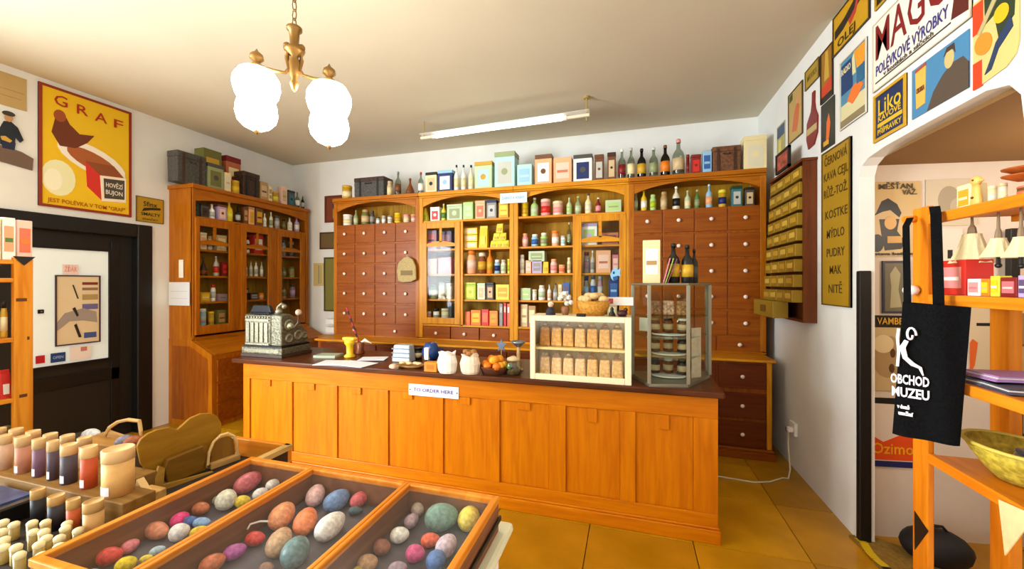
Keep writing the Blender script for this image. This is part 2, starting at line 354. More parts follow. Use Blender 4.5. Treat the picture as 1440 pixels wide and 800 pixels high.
rsheet(2.084, 1.885, 2.36, 2.71, '#d4c078', 'fruit poster with an orange and dark blue berries at the right end over the arch',
  outline=[(0, 0), (.75, .06), (.94, .14), (1, .26), (1, 1), (0, 1)],
  shapes=[('printed_red', '#d8401a', ('r', 0, .22, 0, .30)), ('printed_red', '#d8401a', ('r', 0, .25, .62, .97)), ('printed_leaf', '#2c3a24', [(.28, .98), (.96, .98), (.92, .55), (.6, .42), (.5, .7), (.3, .66)]),
   ('printed_lemon', '#e2b21c', ('e', .66, .66, .16, .10, 20)), ('printed_orange', '#e08a2c', ('e', .26, .46, .19, .13, 30)), ('printed_berries', '#26385a', [(.3, .1), (.42, .22), (.55, .38), (.86, .56), (.9, .44), (.6, .3), (.44, .12)]),
   ('printed_stalk', '#b9a878', [(.12, .6), (.2, .58), (.72, .95), (.62, .98)])])
rsheet(3.70, 3.46, 3.10, 3.25, '#a8882c', 'plain mustard plate high on the right wall above the beige poster', 'sign', 'sign', frame='#6a5418', fw=.006, texts=[('MOUKA', .5, .5, .3, .7, '#7a621c')])
rsheet(4.05, 3.75, 2.79, 3.22, '#b99a58', 'beige poster with orange figure left of the red bottle cutout', frame='#5c4018', fw=.008,
  shapes=[('printed_figure', '#c8642e', [(.25, .2), (.4, .5), (.6, .72), (.8, .6), (.7, .3), (.6, .15)]), ('printed_head', '#d0906a', ('e', .66, .74, .12, .08)), ('printed_band', '#3a4a24', [(.08, .94), (.3, .97), (.3, .84), (.08, .82)])])
rsheet(3.68, 3.46, 2.62, 3.03, '#7c1c18', 'dark red bottle shaped cutout sign between the beige and the black posters', 'sign', 'cutout_sign', t=.01,
  outline=[(.2, 0), (.65, .02), (.9, .2), (.92, .5), (.74, .66), (.68, .8), (.7, 1), (.52, 1), (.5, .8), (.42, .66), (.1, .5), (.06, .2)],
  shapes=[('printed_band', '#b9a468', ('r', .12, .9, .26, .38))])
rsheet(3.43, 3.25, 2.875, 3.24, '#9a6a20', 'tall brown and red poster above the black poster with flame', frame='#3a2410', fw=.006,
  shapes=[('printed_red', '#c83c1c', [(.05, .1), (.95, .16), (.95, .4), (.05, .3)]), ('printed_dark', '#221a18', ('r', .05, .95, .02, .12)), ('printed_tree', '#c8a03c', [(.3, .4), (.7, .4), (.6, .95), (.4, .95)])])
rsheet(3.43, 3.23, 2.53, 2.865, '#2a2a20', 'black poster with an orange flame below the brown and red poster',
  shapes=[('printed_flame', '#e06a24', [(.4, .15), (.62, .2), (.72, .5), (.6, .72), (.44, .55)]), ('printed_base', '#d8a030', ('r', .2, .6, .08, .18))])
rsheet(4.34, 4.14, 2.74, 3.05, '#a8a068', 'small pale poster with blue top, first on the right wall from the cabinets', shapes=[('printed_band', '#2a4468', ('r', .05, .95, .62, .95)), ('printed_shape', '#d8c468', ('r', .25, .55, .1, .55))])
sg = rsheet(3.395, 3.01, 1.425, 2.505, '#a5801c', 'tall brass coloured sign with eight rows of dark words beside the spice rack', 'sign', 'sign', frame='#5e4610', fw=.008, t=.01,
  texts=[('ČERNOVÁ', .5, .93, .055, .8, '#4a3410'), ('KAVA CEJL', .5, .83, .055, .86, '#4a3410'), ('RŮŽ.-TOŽ.', .5, .72, .055, .84, '#4a3410'), ('KOSTKE', .52, .58, .055, .78, '#4a3410'), ('MÝDLO', .5, .455, .055, .62, '#4a3410'),
   ('PUDRY', .5, .335, .055, .64, '#4a3410'), ('MAK', .5, .225, .055, .42, '#4a3410'), ('NITĚ', .5, .105, .055, .48, '#4a3410')])
# passage wall
def nsheet(px0, px1, y0, y1, *a, **k):
    def hit(px, py):
        r = ray(px, py); t = (NA.x*nn.x+NA.y*nn.y)/(r[0]*nn.x+r[1]*nn.y)
        x, y, z = r[0]*t, r[1]*t, EYE+r[2]*t
        return (Vector((x, y))-NA).dot(ND), z
    s0, zt = hit(px0, y0); s1, _ = hit(px1, y0); _, zb = hit(px0, y1)
    return sheet(frame_of('N', s0, zb), s1-s0, zt-zb, *a, **k)
nsheet(1215, 1293, 257, 361, '#c8ab74', 'poster of a figure in a wide black hat, topmost inside the passage',
  shapes=[('printed_hat', '#17181c', [(.08, .52), (.2, .58), (.3, .74), (.42, .78), (.58, .70), (.66, .58), (.62, .52), (.46, .62), (.32, .60)]), ('printed_shawl', '#23201c', [(.26, .5), (.62, .5), (.58, .34), (.72, .2), (.66, .1), (.36, .08), (.3, .3)]),
   ('printed_face', '#d8a860', ('e', .46, .45, .11, .09)), ('printed_dog', '#1a1a1c', ('e', .22, .18, .12, .12)), ('printed_spot', '#c87a3a', ('e', .10, .9, .08, .07)), ('printed_arm', '#c99a4c', ('r', .40, .66, .18, .27))],
  texts=[('MĚŠŤAN', .55, .93, .07, .6, '#4a3c2a'), ('VÁŽ.', .8, .85, .07, .26, '#4a3c2a'), ('výstava betlémů', .5, .035, .04, .9, '#3a3024')])
nsheet(1301, 1372, 253, 318, '#c9bba2', 'pale poster with a faint grey sketch behind the tote strap', shapes=[('printed_sketch', '#a3967f', ('e', .45, .55, .22, .3)), ('printed_sketch', '#b5a890', ('e', .65, .4, .18, .2))])
nsheet(1305, 1352, 322, 415, '#d8d2c6', 'white poster behind the lampshade with a red base and small black figures', shapes=[('printed_figures', '#1a1616', ('r', .55, .7, .55, .68)), ('printed_band', '#b8302a', ('r', 0, 1, 0, .12))])
nsheet(1239, 1276, 367, 440, '#6c6450', 'dark framed picture of a pale ghostly figure below the hat poster', 'picture', 'picture', frame='#2e3444', fw=.012, shapes=[('printed_figure', '#a39c78', [(.3, .1), (.35, .5), (.3, .75), (.5, .9), (.7, .75), (.62, .45), (.75, .12)])])
nsheet(1219, 1292, 443, 548, '#c2aa7c', 'beige photo poster with black heading strip, left of the black tote bag', shapes=[('printed_strip', '#191410', ('r', 0, 1, .84, 1)), ('printed_crowd', '#a58a5e', ('e', .4, .45, .33, .28)), ('printed_crowd', '#d8c498', ('e', .3, .62, .2, .12)), ('printed_spots', '#57361f', ('e', .48, .5, .05, .06)), ('printed_spots', '#57361f', ('e', .46, .3, .05, .06))], texts=[('VAMBERK', .52, .92, .09, .7, '#c9962c')])
nsheet(1219, 1292, 558, 654, '#dcd0c4', 'poster with an orange lower half, a word in yellow and a blue foot strip', shapes=[('printed_head', '#141414', [(0, .92), (1, .9), (1, 1), (0, 1)]), ('printed_arm', '#181818', [(0, .5), (.1, .62), (.12, .88), (0, .9)]), ('printed_orange', '#dd4c18', [(0, .1), (1, .1), (1, .42), (.6, .46), (.3, .36), (0, .48)]), ('printed_foot', '#1a2460', ('r', 0, .86, 0, .085))],
  texts=[('Ozimo', .47, .26, .16, .8, '#e8a818')])
nsheet(1362, 1399, 428, 535, '#cbb898', 'beige poster with black title bar and an orange figure right of the tote bag', shapes=[('printed_bar', '#1b1714', ('r', .25, .9, .72, .76)), ('printed_figure', '#cf5e22', [(0, .1), (.18, .2), (.3, .5), (.1, .55), (0, .5)])])
nsheet(1414, 1470, 440, 520, '#a07a4c', 'brown poster beyond the thin black bar in the passage', shapes=[('printed_rule', '#7a4a2a', ('r', 0, 1, .42, .46)), ('printed_lower', '#c0a878', ('r', 0, 1, 0, .42))])
nsheet(1414, 1470, 560, 620, '#b5a384', 'poster of dark lines on beige above the yellow basket', shapes=[('printed_line', '#2a241c', ('r', .1, .17, .1, .9)), ('printed_line', '#2a241c', ('r', .32, .4, .05, .85)), ('printed_line', '#2a241c', ('r', .55, .62, .1, .8)), ('printed_line', '#3a332a', ('r', 0, 1, 0, .2))])
# back wall strip between the cabinets
def bsheet(px0, px1, y0, y1, *a, **k):
    q0 = onV(px0, y0, BK-.004); q1 = onV(px1, y1, BK-.004)
    return sheet(frame_of('V', q0[0], q1[2], BK-.004), q1[0]-q0[0], q0[2]-q1[2], *a, **k)
bsheet(457, 482, 276, 312, '#7a3a22', 'red brown framed picture, topmost in the gap between the cabinets', 'picture', 'picture', frame='#6a2e12', fw=.03, shapes=[('printed_shape', '#b07a28', ('r', .45, .9, .15, .5)), ('printed_shape', '#2c2c3a', ('r', .45, .8, .55, .8))])
bsheet(450, 476, 327, 350, '#6a5430', 'small brown framed picture in the gap between the cabinets', 'picture', 'picture', frame='#4a2a14', fw=.02)
bsheet(441, 455, 370, 402, '#cdb878', 'beige card with grey lines beside the tall green board', 'card', 'card', shapes=[('printed_line', '#8c8468', ('r', .5, .6, .1, .9)), ('printed_line', '#a39a78', ('r', .72, .8, .1, .9))])
bsheet(456, 478, 362, 438, '#7c7434', 'tall olive green board with dark rim in the gap between the cabinets', 'board', 'board', frame='#3e3a1c', fw=.02)
for i, (a, b, c) in enumerate(((448, 456, 'upper'), (459, 468, 'lower'))):
    q = onV(462, a, BK-.1); q2 = onV(480, b, BK-.1)
    B(q[0], q2[0], BK-.16, BK-.03, q2[2], q[2]).build('paper_stack', WHITE, bev=.004)
    tag(bpy.data.objects[-1] if False else [o for o in COL.objects if o.name.startswith('paper_stack')][-1], '%s white paper stack on the back wall ledge below the olive board' % c, 'paper')
q = onV(452, 470, BK)
B(q[0], q[0]+.55, BK-.2, BK, onV(460, 470, BK)[2]-.03, onV(460, 470, BK)[2]).build('wall_ledge', WX)
tag(COL.objects['wall_ledge'], 'narrow wooden wall ledge between the two cabinets carrying white papers', 'shelf')

# ------------------------------------------------------------------ goods: one builder per kind, front towards -y, base at 0
CN = dict(white='#ece8dd', cream='#e5d3a0', beige='#c8ad82', tan='#b08a56', brown='#6b3f20', dbrown='#3c2416', yellow='#e3bb1c', lemon='#dccf3c', gold='#c79a24', orange='#e07a1a', red='#c8281c', dred='#7a1a18', pink='#dd8c88', rose='#c96a70',
  lpink='#e6bca8', peach='#e3a273', mauve='#9a7080', lilac='#b39ac0', purple='#5c4a6c', blue='#2c5a9c', navy='#16265c', lblue='#8fb8d0', aqua='#a9cfc8', teal='#2f6a70', lime='#a8b81e', lgreen='#a8c878', green='#4c7a3a', dgreen='#1c3a24',
  pgreen='#b4c49c', olive='#6c6a30', sage='#8c9468', grey='#8a8680', lgrey='#b8b5ac', dgrey='#46443f', black='#14120f', clear='#c8d0c4', amber='#7a3e10', ivory='#d8d0b4', coral='#dd6a4a', terra='#b8603c', mustard='#b98f24')
def C_(n, rough=.45): return mat(CN.get(n, n), rough)
def glc(n):
    return glass(CN[n], .10, key='jar')
KCAT = dict(tin='tin', box='box', pkt='packet', jar='jar', bot='bottle', book='book', trunk='trunk', can='tin', cone='packet', flask='bottle', basket='basket', gbot='bottle')
KNAME = dict(tin='tin_box', box='carton', pkt='packet', jar='jar', bot='bottle', book='book', trunk='trunk', can='round_tin', cone='packet', flask='decanter', basket='basket', gbot='glass_bottle')
def good(kind, w, h, d, c1, c2, c3, root):
    a, b, c = C_(c1), C_(c2), C_(c3)
    if kind in ('tin', 'box', 'trunk', 'basket'):
        lid = h*(.14 if kind == 'tin' else .2)
        if kind == 'box':
            B(-w/2, w/2, -d/2, d/2, 0, h).build('box_body', a, root, bev=.002)
            B(-w*.36, w*.36, -d/2-.0015, -d/2+.001, h*.2, h*.8).build('label', b, root)
            B(-w*.3, w*.3, -d/2-.0022, -d/2+.001, h*.42, h*.52).build('printed_line', c, root)
        elif kind == 'tin':
            B(-w/2, w/2, -d/2, d/2, 0, h-lid).build('tin_body', a, root, bev=.004)
            B(-w/2-.002, w/2+.002, -d/2-.002, d/2+.002, h-lid, h).build('lid', c, root, bev=.004)
            B(-w*.34, w*.34, -d/2-.0015, -d/2+.001, h*.12, h*.72).build('label', b, root)
            MB().lathe([(w*.16, 0), (w*.16, .0026)], (0, -d/2-.0028, h*.45), 12, 'y').build('printed_emblem', c, root)
        else:
            m = mat(CN[c1], .7, vary=.35, scale=40, bump=.5)
            B(-w/2, w/2, -d/2, d/2, 0, h-lid, tx=-.003, ty=-.003).build('trunk_body', m, root, bev=.006)
            B(-w/2-.006, w/2+.006, -d/2-.006, d/2+.006, h-lid, h).build('lid', mat(CN[c2], .6, vary=.3, scale=40), root, bev=.008)
            for q in (-.3, .3): B(w*q-.012, w*q+.012, -d/2-.009, -d/2, .01, h-.02).build('strap', c, root)
            MB().tube([(-w*.1, -d/2-.008, h*.72), (-w*.09, -d/2-.03, h*.66), (w*.09, -d/2-.03, h*.66), (w*.1, -d/2-.008, h*.72)], .005, 6).build('handle', c, root)
    elif kind in ('pkt', 'cone'):
        t = w*.32 if kind == 'cone' else w*.04
        MB().box(-w/2, w/2, -d/2, d/2, 0, h*.88, tx=t, ty=d*.3).box(-w/2+t, w/2-t, -d*.08, d*.08, h*.86, h).build('packet_body', a, root, bev=.003)
        B(-w*.26, w*.26, -d/2-.001, -d/2+.012, h*.15, h*.5).build('label', b, root)
    elif kind in ('jar', 'can'):
        r = w/2
        if kind == 'jar': pr = [(r*.85, 0), (r, h*.05), (r, h*.68), (r*.75, h*.8), (r*.72, h*.84)]
        else: pr = [(r*.97, 0), (r, h*.02), (r, h*.84)]
        MB().lathe(pr, n=14).build('jar_body' if kind == 'jar' else 'tin_body', a, root, smooth=True)
        q = .8 if kind == 'jar' else 1.03
        MB().lathe([(r*q, h*.82), (r*q, h*.98), (r*q*.9, h)], n=14).build('lid', c, root, smooth=True)
        MB().lathe([(r*1.012, h*.2), (r*1.012, h*.58)], n=14).build('label', b, root, smooth=True)
    elif kind in ('bot', 'gbot'):
        r = w/2
        m = a if kind == 'bot' else glc(c1)
        MB().lathe([(r*.85, 0), (r, h*.03), (r, h*.55), (r*.85, h*.63), (r*.36, h*.74), (r*.32, h*.92)], n=14).build('bottle_body', m, root, smooth=True)
        MB().lathe([(r*.4, h*.9), (r*.4, h*.98), (r*.3, h)], n=10).build('cap', c, root, smooth=True)
        MB().lathe([(r*1.015, h*.16), (r*1.015, h*.48)], n=14).build('label', b, root, smooth=True)
    elif kind == 'flask':
        r = w/2
        MB().lathe([(r*.9, 0), (r, h*.08), (r*.9, h*.3), (r*.35, h*.62), (r*.22, h*.7), (r*.22, h*.84)], n=14).build('decanter_body', a, root, smooth=True)
        MB().ball((0, 0, h*.92), r*.3, r*.3, h*.09).build('stopper', c, root, smooth=True)
        MB().lathe([(r*1.01, h*.1), (r*.94, h*.28)], n=14).build('label', b, root, smooth=True)
    elif kind == 'book':
        MB().box(-w/2, w/2, -d/2, -d/2+.002, 0, h).box(-w/2, -w/2+.002, -d/2, d/2, 0, h).box(w/2-.002, w/2, -d/2, d/2, 0, h).build('cover', a, root)
        B(-w/2+.002, w/2-.002, -d/2+.002, d/2-.004, .003, h-.004).build('pages', WHITE, root)
        B(-w*.3, w*.3, -d/2-.001, -d/2, h*.6, h*.85).build('label', b, root)
def row(plane, p, z, place, group, spec, back=.03, maxd=.16, cc=None):
    """one line per item: kind px0 px1 ytop colour label-colour cap-colour | description"""
    prev = None
    for ln in spec.strip().splitlines():
        left, desc = [t.strip() for t in ln.split('|')]
        f = left.split(); kind = f[0]; p0, p1, yt = map(float, f[1:4]); cs = (f[4:]+[f[4]]*3)[:3]
        b = back+(.16 if kind.endswith('*') else 0); kind = kind.rstrip('*')
        zb = z
        if '@' in kind: kind, zz = kind.split('@'); zb = z+float(zz)
        if plane == 'V':
            q0, q1 = onV(p0, yt, p+b), onV(p1, yt, p+b); w = abs(q1[0]-q0[0]); h = (q0[2]+q1[2])/2-zb
        else:
            pp = p-b if plane == 'U+' else p+b
            q0, q1 = onU(p0, yt, pp), onU(p1, yt, pp); w = abs(q1[1]-q0[1]); h = (q0[2]+q1[2])/2-zb
        h = max(h, .02)
        if kind in ('jar', 'can', 'bot', 'gbot', 'flask'):
            w = (p1-p0)*dep((q0[0]+q1[0])/2, (q0[1]+q1[1])/2)/FPX/math.sqrt(1+(((p0+p1)/2-PX0)/FPX)**2)
        rnd = kind in ('jar', 'can', 'bot', 'gbot', 'flask')
        d = w if rnd else min(maxd, max(.03, w*.75))
        if kind == 'book': d = min(.14, maxd)
        if rnd and d > maxd: d = w
        cx, cy = (q0[0]+q1[0])/2, (q0[1]+q1[1])/2
        if plane == 'V': loc = (cx, p+b+d/2, zb); rz = 0
        elif plane == 'U+': loc = (p-b-d/2, cy, zb); rz = R(90)
        else: loc = (p+b+d/2, cy, zb); rz = R(-90)
        rel = ' right of the '+prev if prev else ' first from the left'
        lab = desc+rel+' '+place
        root = thing(KNAME[kind], lab, KCAT[kind], loc, rz, group)
        good(kind, w*.97, h, d, cs[0], cs[1], cs[2], root)
        prev = desc.split(' with ')[0]

# ------------------------------------------------------------------ the back row of cabinets: four units on a long base
FV = 4.36
TOPZ = 2.68
SH = [2.335, 1.995, 1.69, 1.385, 1.08]
def arch_poly(x0, x1, ze, zc, zt, n=14):
    pts = [(x0, zt), (x0, ze)]
    for i in range(n+1):
        t = i/n; pts.append((x0+.02+(x1-x0-.04)*t, ze+(zc-ze)*(1-(2*t-1)**2)**.85))
    return pts+[(x1, ze), (x1, zt)]
KNOB = None
def knob(parent, x, y, z, ax='y', s=1.0):
    pr = [(.007*s, 0), (.008*s, -.008*s), (.017*s, -.014*s), (.019*s, -.022*s), (.012*s, -.029*s), (.0, -.031*s)]
    if ax == 'x': pr = [(r, -zz) for r, zz in pr]
    return MB().lathe(pr, (x, y, z), 10, 'y' if ax == 'y' else 'x').build('knob', PORC, parent, smooth=True)
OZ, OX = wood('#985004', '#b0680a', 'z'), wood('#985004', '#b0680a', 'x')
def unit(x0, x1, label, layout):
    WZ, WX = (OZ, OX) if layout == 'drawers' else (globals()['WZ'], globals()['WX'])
    c = thing('shop_cabinet', label, 'cabinet', ((x0+x1)/2, FV, .90)); ox, oy, oz = (x0+x1)/2, FV, .90
    def L(mb, name, m, **k):
        mb.v = [(a-ox, b-oy, cc-oz) for a, b, cc in mb.v]; return mb.build(name, m, c, **k)
    bkv = 4.90
    L(B(x0, x0+.025, FV+.004, bkv, .92, TOPZ-.04), 'side_panel', WZ); L(B(x1-.025, x1, FV+.004, bkv, .92, TOPZ-.04), 'side_panel', WZ)
    L(B(x0, x1, FV+.40, FV+.42, .92, TOPZ-.04), 'back_panel', BACKW)
    L(B(x0, x1, FV, bkv, TOPZ-.04, TOPZ-.005), 'top_board', WX)
    L(B(x0+.0005, x1-.0005, FV-.035, FV+.0, TOPZ-.045, TOPZ).box(x0+.0005, x1-.0005, FV-.02, FV, TOPZ-.065, TOPZ-.045), 'cornice', WX, bev=.006)
    L(MB().prism(arch_poly(x0+.035, x1-.035, 2.51, 2.612, TOPZ-.045), FV, FV+.022), 'arched_fascia', WX)
    L(B(x0, x0+.05, FV-.006, FV+.02, .92, TOPZ-.045), 'stile', WZ, bev=.004); L(B(x1-.05, x1, FV-.006, FV+.02, .92, TOPZ-.045), 'stile', WZ, bev=.004)
    L(B(x0+.025, x1-.025, FV+.006, FV+.40, SH[0]-.025, SH[0]), 'shelf', WX, bev=.003)
    L(B(x0, x1, FV-.005, FV+.42, .8965, .912), 'bottom_board', WX)
    def drawer(a, b, z0, z1):
        d = L(B(a, b, FV-.004, FV+.02, z0, z1), 'drawer', DX, bev=.004)
        k = MB().lathe([(.006, 0), (.008, -.008), (.018, -.014), (.020, -.022), (.012, -.029), (0, -.031)], (((a+b)/2)-ox, FV-.004-oy, (z0+z1)/2-oz), 10, 'y').build('knob', PORC, d, smooth=True)
        L(B(a+.004, b-.004, FV+.02, FV+.3, z0+.01, z0+.02), 'drawer_bottom', BACKW) if False else None
        return d
    if layout == 'drawers':
        n = 4; ww = (x1-x0-.06)/n
        L(B(x0+.03, x1-.03, FV+.006, FV+.014, .895, 2.31), 'drawer_carcass', DZ)
        for i in range(n):
            for zc in (2.215, 1.957, 1.70, 1.447, 1.19):
                drawer(x0+.03+i*ww+.006, x0+.03+(i+1)*ww-.006, zc-.118, zc+.118)
        for i in range(3 if x0 > -1 else 2):
            m = 3 if x0 > -1 else 2; w3 = (x1-x0-.06)/m
            if m == 2: w3 = (x1-x0-.06)/2
            drawer(x0+.03+i*w3+.006, x0+.03+(i+1)*w3-.006, .90, 1.062)
    else:
        gl = layout[0]; dx0, dx1 = (x0+.03, x0+.545) if gl == 'L' else (x1-.56, x1-.03)
        ox0, ox1 = (dx1+.02, x1-.05) if gl == 'L' else (x0+.05, dx0-.02)
        L(B(min(dx1, dx0) if gl == 'R' else dx1, (dx1+.03) if gl == 'L' else dx0+.0, FV, FV+.02, 1.07, SH[0]-.02), 'stile', WZ) if gl == 'L' else L(B(dx0-.03, dx0, FV, FV+.02, 1.07, SH[0]-.02), 'stile', WZ)
        for s in SH[1:]:
            L(B(x0+.025, x1-.025, FV+.03, FV+.40, s-.022, s), 'shelf', WX, bev=.003)
        L(B(x0+.05, x1-.05, FV, FV+.02, 1.062, 1.085), 'rail', WX)
        # glazed door
        gx0, gx1 = (dx0+.075, dx1-.07) if gl == 'L' else (dx0+.065, dx1-.07)
        z0, z1 = 1.09, 2.31; g0, g1 = 1.165, 2.24
        dpiv = L(B(dx0, gx0, FV-.012, FV+.014, z0, z1).box(gx1, dx1, FV-.012, FV+.014, z0, z1).box(gx0, gx1, FV-.012, FV+.014, z0, g0).box(gx0, gx1, FV-.012, FV+.014, g1, z1), 'door', WZ, bev=.004)
        xm = (gx0+gx1)/2
        pts = [(gx0, 2.02), (gx1, 2.02), (gx1, 2.055)]+[(gx1-(gx1-gx0)*t/10, 2.055+.03*math.sin(math.pi*t/10)) for t in range(1, 10)]+[(gx0, 2.055)]
        mb = MB().prism(pts, FV-.008, FV+.006).box(xm-.016, xm+.016, FV-.008, FV+.006, 2.07, g1)
        mb.v = [(a-ox, b-oy, cc-oz) for a, b, cc in mb.v]; mb.build('glazing_bar', WX, dpiv)
        mb = MB().quad((gx0, FV, g0), (gx1, FV, g0), (gx1, FV, g1), (gx0, FV, g1)); mb.v = [(a-ox, b-oy, cc-oz) for a, b, cc in mb.v]
        mb.build('pane', glass('#f2f6f4', .02, key='cab'), dpiv)
        n = 3
        ww = (x1-x0-.1)/n
        for i in range(n):
            drawer(x0+.05+i*ww+.006, x0+.05+(i+1)*ww-.006, .90, 1.056)
    return c
XS = [-3.73, -2.475, -1.27, -.01, 1.25]
unit(XS[0], XS[1], 'orange wooden cabinet of twenty small square drawers between the wall gap and the glazed cabinet', 'drawers')
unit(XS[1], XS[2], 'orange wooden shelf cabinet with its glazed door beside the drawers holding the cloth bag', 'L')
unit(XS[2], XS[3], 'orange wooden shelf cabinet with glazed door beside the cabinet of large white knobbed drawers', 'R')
unit(XS[3], XS[4], 'orange wooden drawer cabinet next to the white side wall, behind the metal showcase', 'drawers')
# long base
BF = 4.06
DB = wood('#581f04', '#6c3006', 'x')
bc = thing('base_cabinet', 'long low base cabinet with columns of three drawers under the tall cabinets', 'cabinet', (-1.25, BF, 0))
def BL(mb, name, m, parent=bc, o=(-1.25, BF, 0), **k):
    mb.v = [(a-o[0], b-o[1], c-o[2]) for a, b, c in mb.v]; return mb.build(name, m, parent, **k)
BL(B(XS[0], 1.20, BF+.02, 4.90, .05, .87), 'carcass', DZ)
BL(B(XS[0]-.01, 1.235, BF-.03, 4.90, .87, .895), 'top_board', WX, bev=.006)
BL(B(XS[0], 1.235, BF-.035, BF+.03, 0, .065).box(XS[0], 1.225, BF-.015, BF+.03, .065, .09), 'plinth', DX, bev=.005)
BL(B(1.17, 1.21, BF-.003, BF+.02, .09, .87), 'stile', WZ, bev=.004)
for i in range(12):
    b = 1.165-i*.405; a = b-.385
    if a < XS[0]: break
    for z0, z1 in ((.625, .845), (.355, .585), (.10, .325)):
        d = BL(B(a, b, BF, BF+.02, z0, z1), 'drawer', DB, bev=.004)
        MB().lathe([(.006, 0), (.008, -.008), (.016, -.014), (.018, -.02), (.010, -.026), (0, -.028)], ((a+b)/2+1.25, 0, (z0+z1)/2), 10, 'y').build('knob', PORC, d, smooth=True)
# goods above, in and on the back cabinets
row('V', FV, TOPZ, 'atop the back cabinets', 'goods on top of the back cabinets', '''
can 476 491 260 gold cream gold | mustard tin
can 494 507 257 beige tan brown | tan tin
basket 498 540 249 dgrey dbrown black | big dark wicker hamper
jar 542 550 254 beige cream beige | dull beige jar
gbot 553 562 240 clear brown grey | clear bottle with brown label
flask 567 580 249 amber brown amber | amber decanter
gbot 586 594 241 clear white red | clear bottle with red stopper
tin 598 614 242 cream beige black | cream tin with black lid
tin 615 636 239 navy white lblue | navy and white tin
bot 637 644 231 white cream black | slim white dark-necked bottle
bot 647 654 231 white cream dgreen | white bottle with green neck
bot 657 665 231 ivory cream black | ivory bottle with dark neck
tin 667 692 227 pgreen aqua mustard | pale green tin with mustard lid
tin 695 724 213 aqua lgrey sage | tall pale aqua tin
box 727 748 231 aqua lblue aqua | light aqua carton
tin 752 776 217 peach white brown | peach tin with white label
box 778 804 221 peach lpink coral | salmon carton
tin 806 833 217 white navy dgrey | white tin with navy emblem
tin 836 849 217 brown lgrey brown | brown tin with pale stripe
tin 854 866 214 brown beige dbrown | brown tin with beige stripe
gbot 869 880 208 clear dred white | clear bottle with red dot
gbot 882 893 206 clear cream lgrey | clear bottle with cream label
gbot 896 909 207 dgreen gold black | dark green bottle with gold label
gbot 913 926 205 clear sage clear | faint clear bottle
gbot 929 943 202 dgreen orange brown | green bottle with orange label
gbot 946 964 193 clear beige pink | large clear bottle with tall label
can 965 970 217 dred dred dred | tiny dark red tin
tin 972 986 217 dred red dred | dark red tin
box 988 1001 212 lblue blue lblue | pale blue carton
trunk 1002 1042 205 brown brown dbrown | brown wicker suitcase
tin 1046 1079 190 cream ivory cream | large cream canister
''', back=.03, maxd=.2)
row('V', FV, SH[0], 'behind the first arch', 'jars behind the first arch', '''
can 478 492 301 white cream white | white stacked jar
bot 495 502 295 sage pgreen sage | sage bottle
jar 504 517 294 olive beige tan | olive brown jar
jar 518 525 296 dgrey grey dgrey | dark grey jar
can 527 533 305 lgrey white dgrey | small grey pot
can 535 541 303 lgrey white lgrey | small pale pot
can 543 550 303 white lgrey grey | small white pot
can 552 562 299 yellow gold yellow | yellow pot
can 565 574 301 lpink cream pink | pale pink pot
can 576 584 301 pink lpink peach | pink pot
''', back=.05)
row('V', FV, SH[0], 'behind the second arch', 'tins behind the second arch', '''
cone 591 601 292 lemon lime lemon | yellow cone packet
tin 605 618 291 white red white | white tin with red stripe
bot 619 626 286 lemon green cream | yellow green bottle
tin 628 650 287 pgreen sage pgreen | wide sage tin
box 651 665 284 lgreen pgreen lgreen | light green carton
tin 668 682 282 beige coral beige | beige tin with coral emblem
tin 684 698 281 grey lgrey navy | grey tin with dark emblem
box 701 715 284 gold lemon gold | golden carton
''', back=.05)
row('V', FV, SH[0], 'behind the third arch', 'bottles behind the third arch', '''
can 732 742 283 yellow gold yellow | yellow round tin
bot 745 756 277 lgreen pgreen white | light green bottle
can 759 773 279 pink red lpink | pink round tin
can 776 791 282 lpink pink cream | cream pink round tin
bot 796 804 277 pgreen lgreen pgreen | pale green bottle
bot 808 817 275 sage pgreen lgreen | sage bottle
bot 822 832 271 cream ivory dgrey | cream bottle with dark cap
bot 837 845 277 dred pink white | small dark red bottle
box 851 874 281 pgreen lgreen sage | wide pale green carton
''', back=.05)
row('V', FV, SH[0], 'behind the fourth arch', 'bottles behind the fourth arch', '''
jar 890 897 271 sage pgreen sage | narrow sage jar
bot 901 910 266 yellow white yellow | yellow bottle with white label
jar 914 923 273 lgreen lime lgreen | green jar
jar 929 939 269 tan beige tan | tan jar
bot 946 957 261 ivory black white | ivory bottle with black band
bot 963 972 267 pgreen cream pgreen | pale green bottle
bot 977 985 266 green sage lgrey | mossy green bottle
bot 993 1003 258 lblue peach aqua | light blue bottle
can 1011 1023 266 gold navy lemon | gold round tin
tin 1029 1044 261 teal lgrey dgreen | teal tin
tin 1048 1061 263 dgrey beige black | charcoal tin
''', back=.05)
lefts = 'in the shelf bay left of centre'
for i in range(3):
    q = onV(652, 345, FV+.06); q2 = onV(671, 345, FV+.06)
    t = thing('carton', ('pink and yellow flat carton, %s of three stacked, first open shelf' % ('bottom', 'middle', 'top')[i]), 'box', ((q[0]+q2[0])/2, FV+.12, SH[1]+i*.082), 0, 'stacked pink and yellow cartons')
    B(-.085, .085, -.06, .06, 0, .078).build('box_body', C_('yellow'), t, bev=.002); B(-.07, .07, -.0615, -.058, .02, .06).build('label', C_('lpink'), t)
row('V', FV, SH[1], 'on the top open shelf', 'goods on the left top open shelf', '''
pkt 673 685 317 yellow lemon yellow | tall yellow packet
''', back=.05)
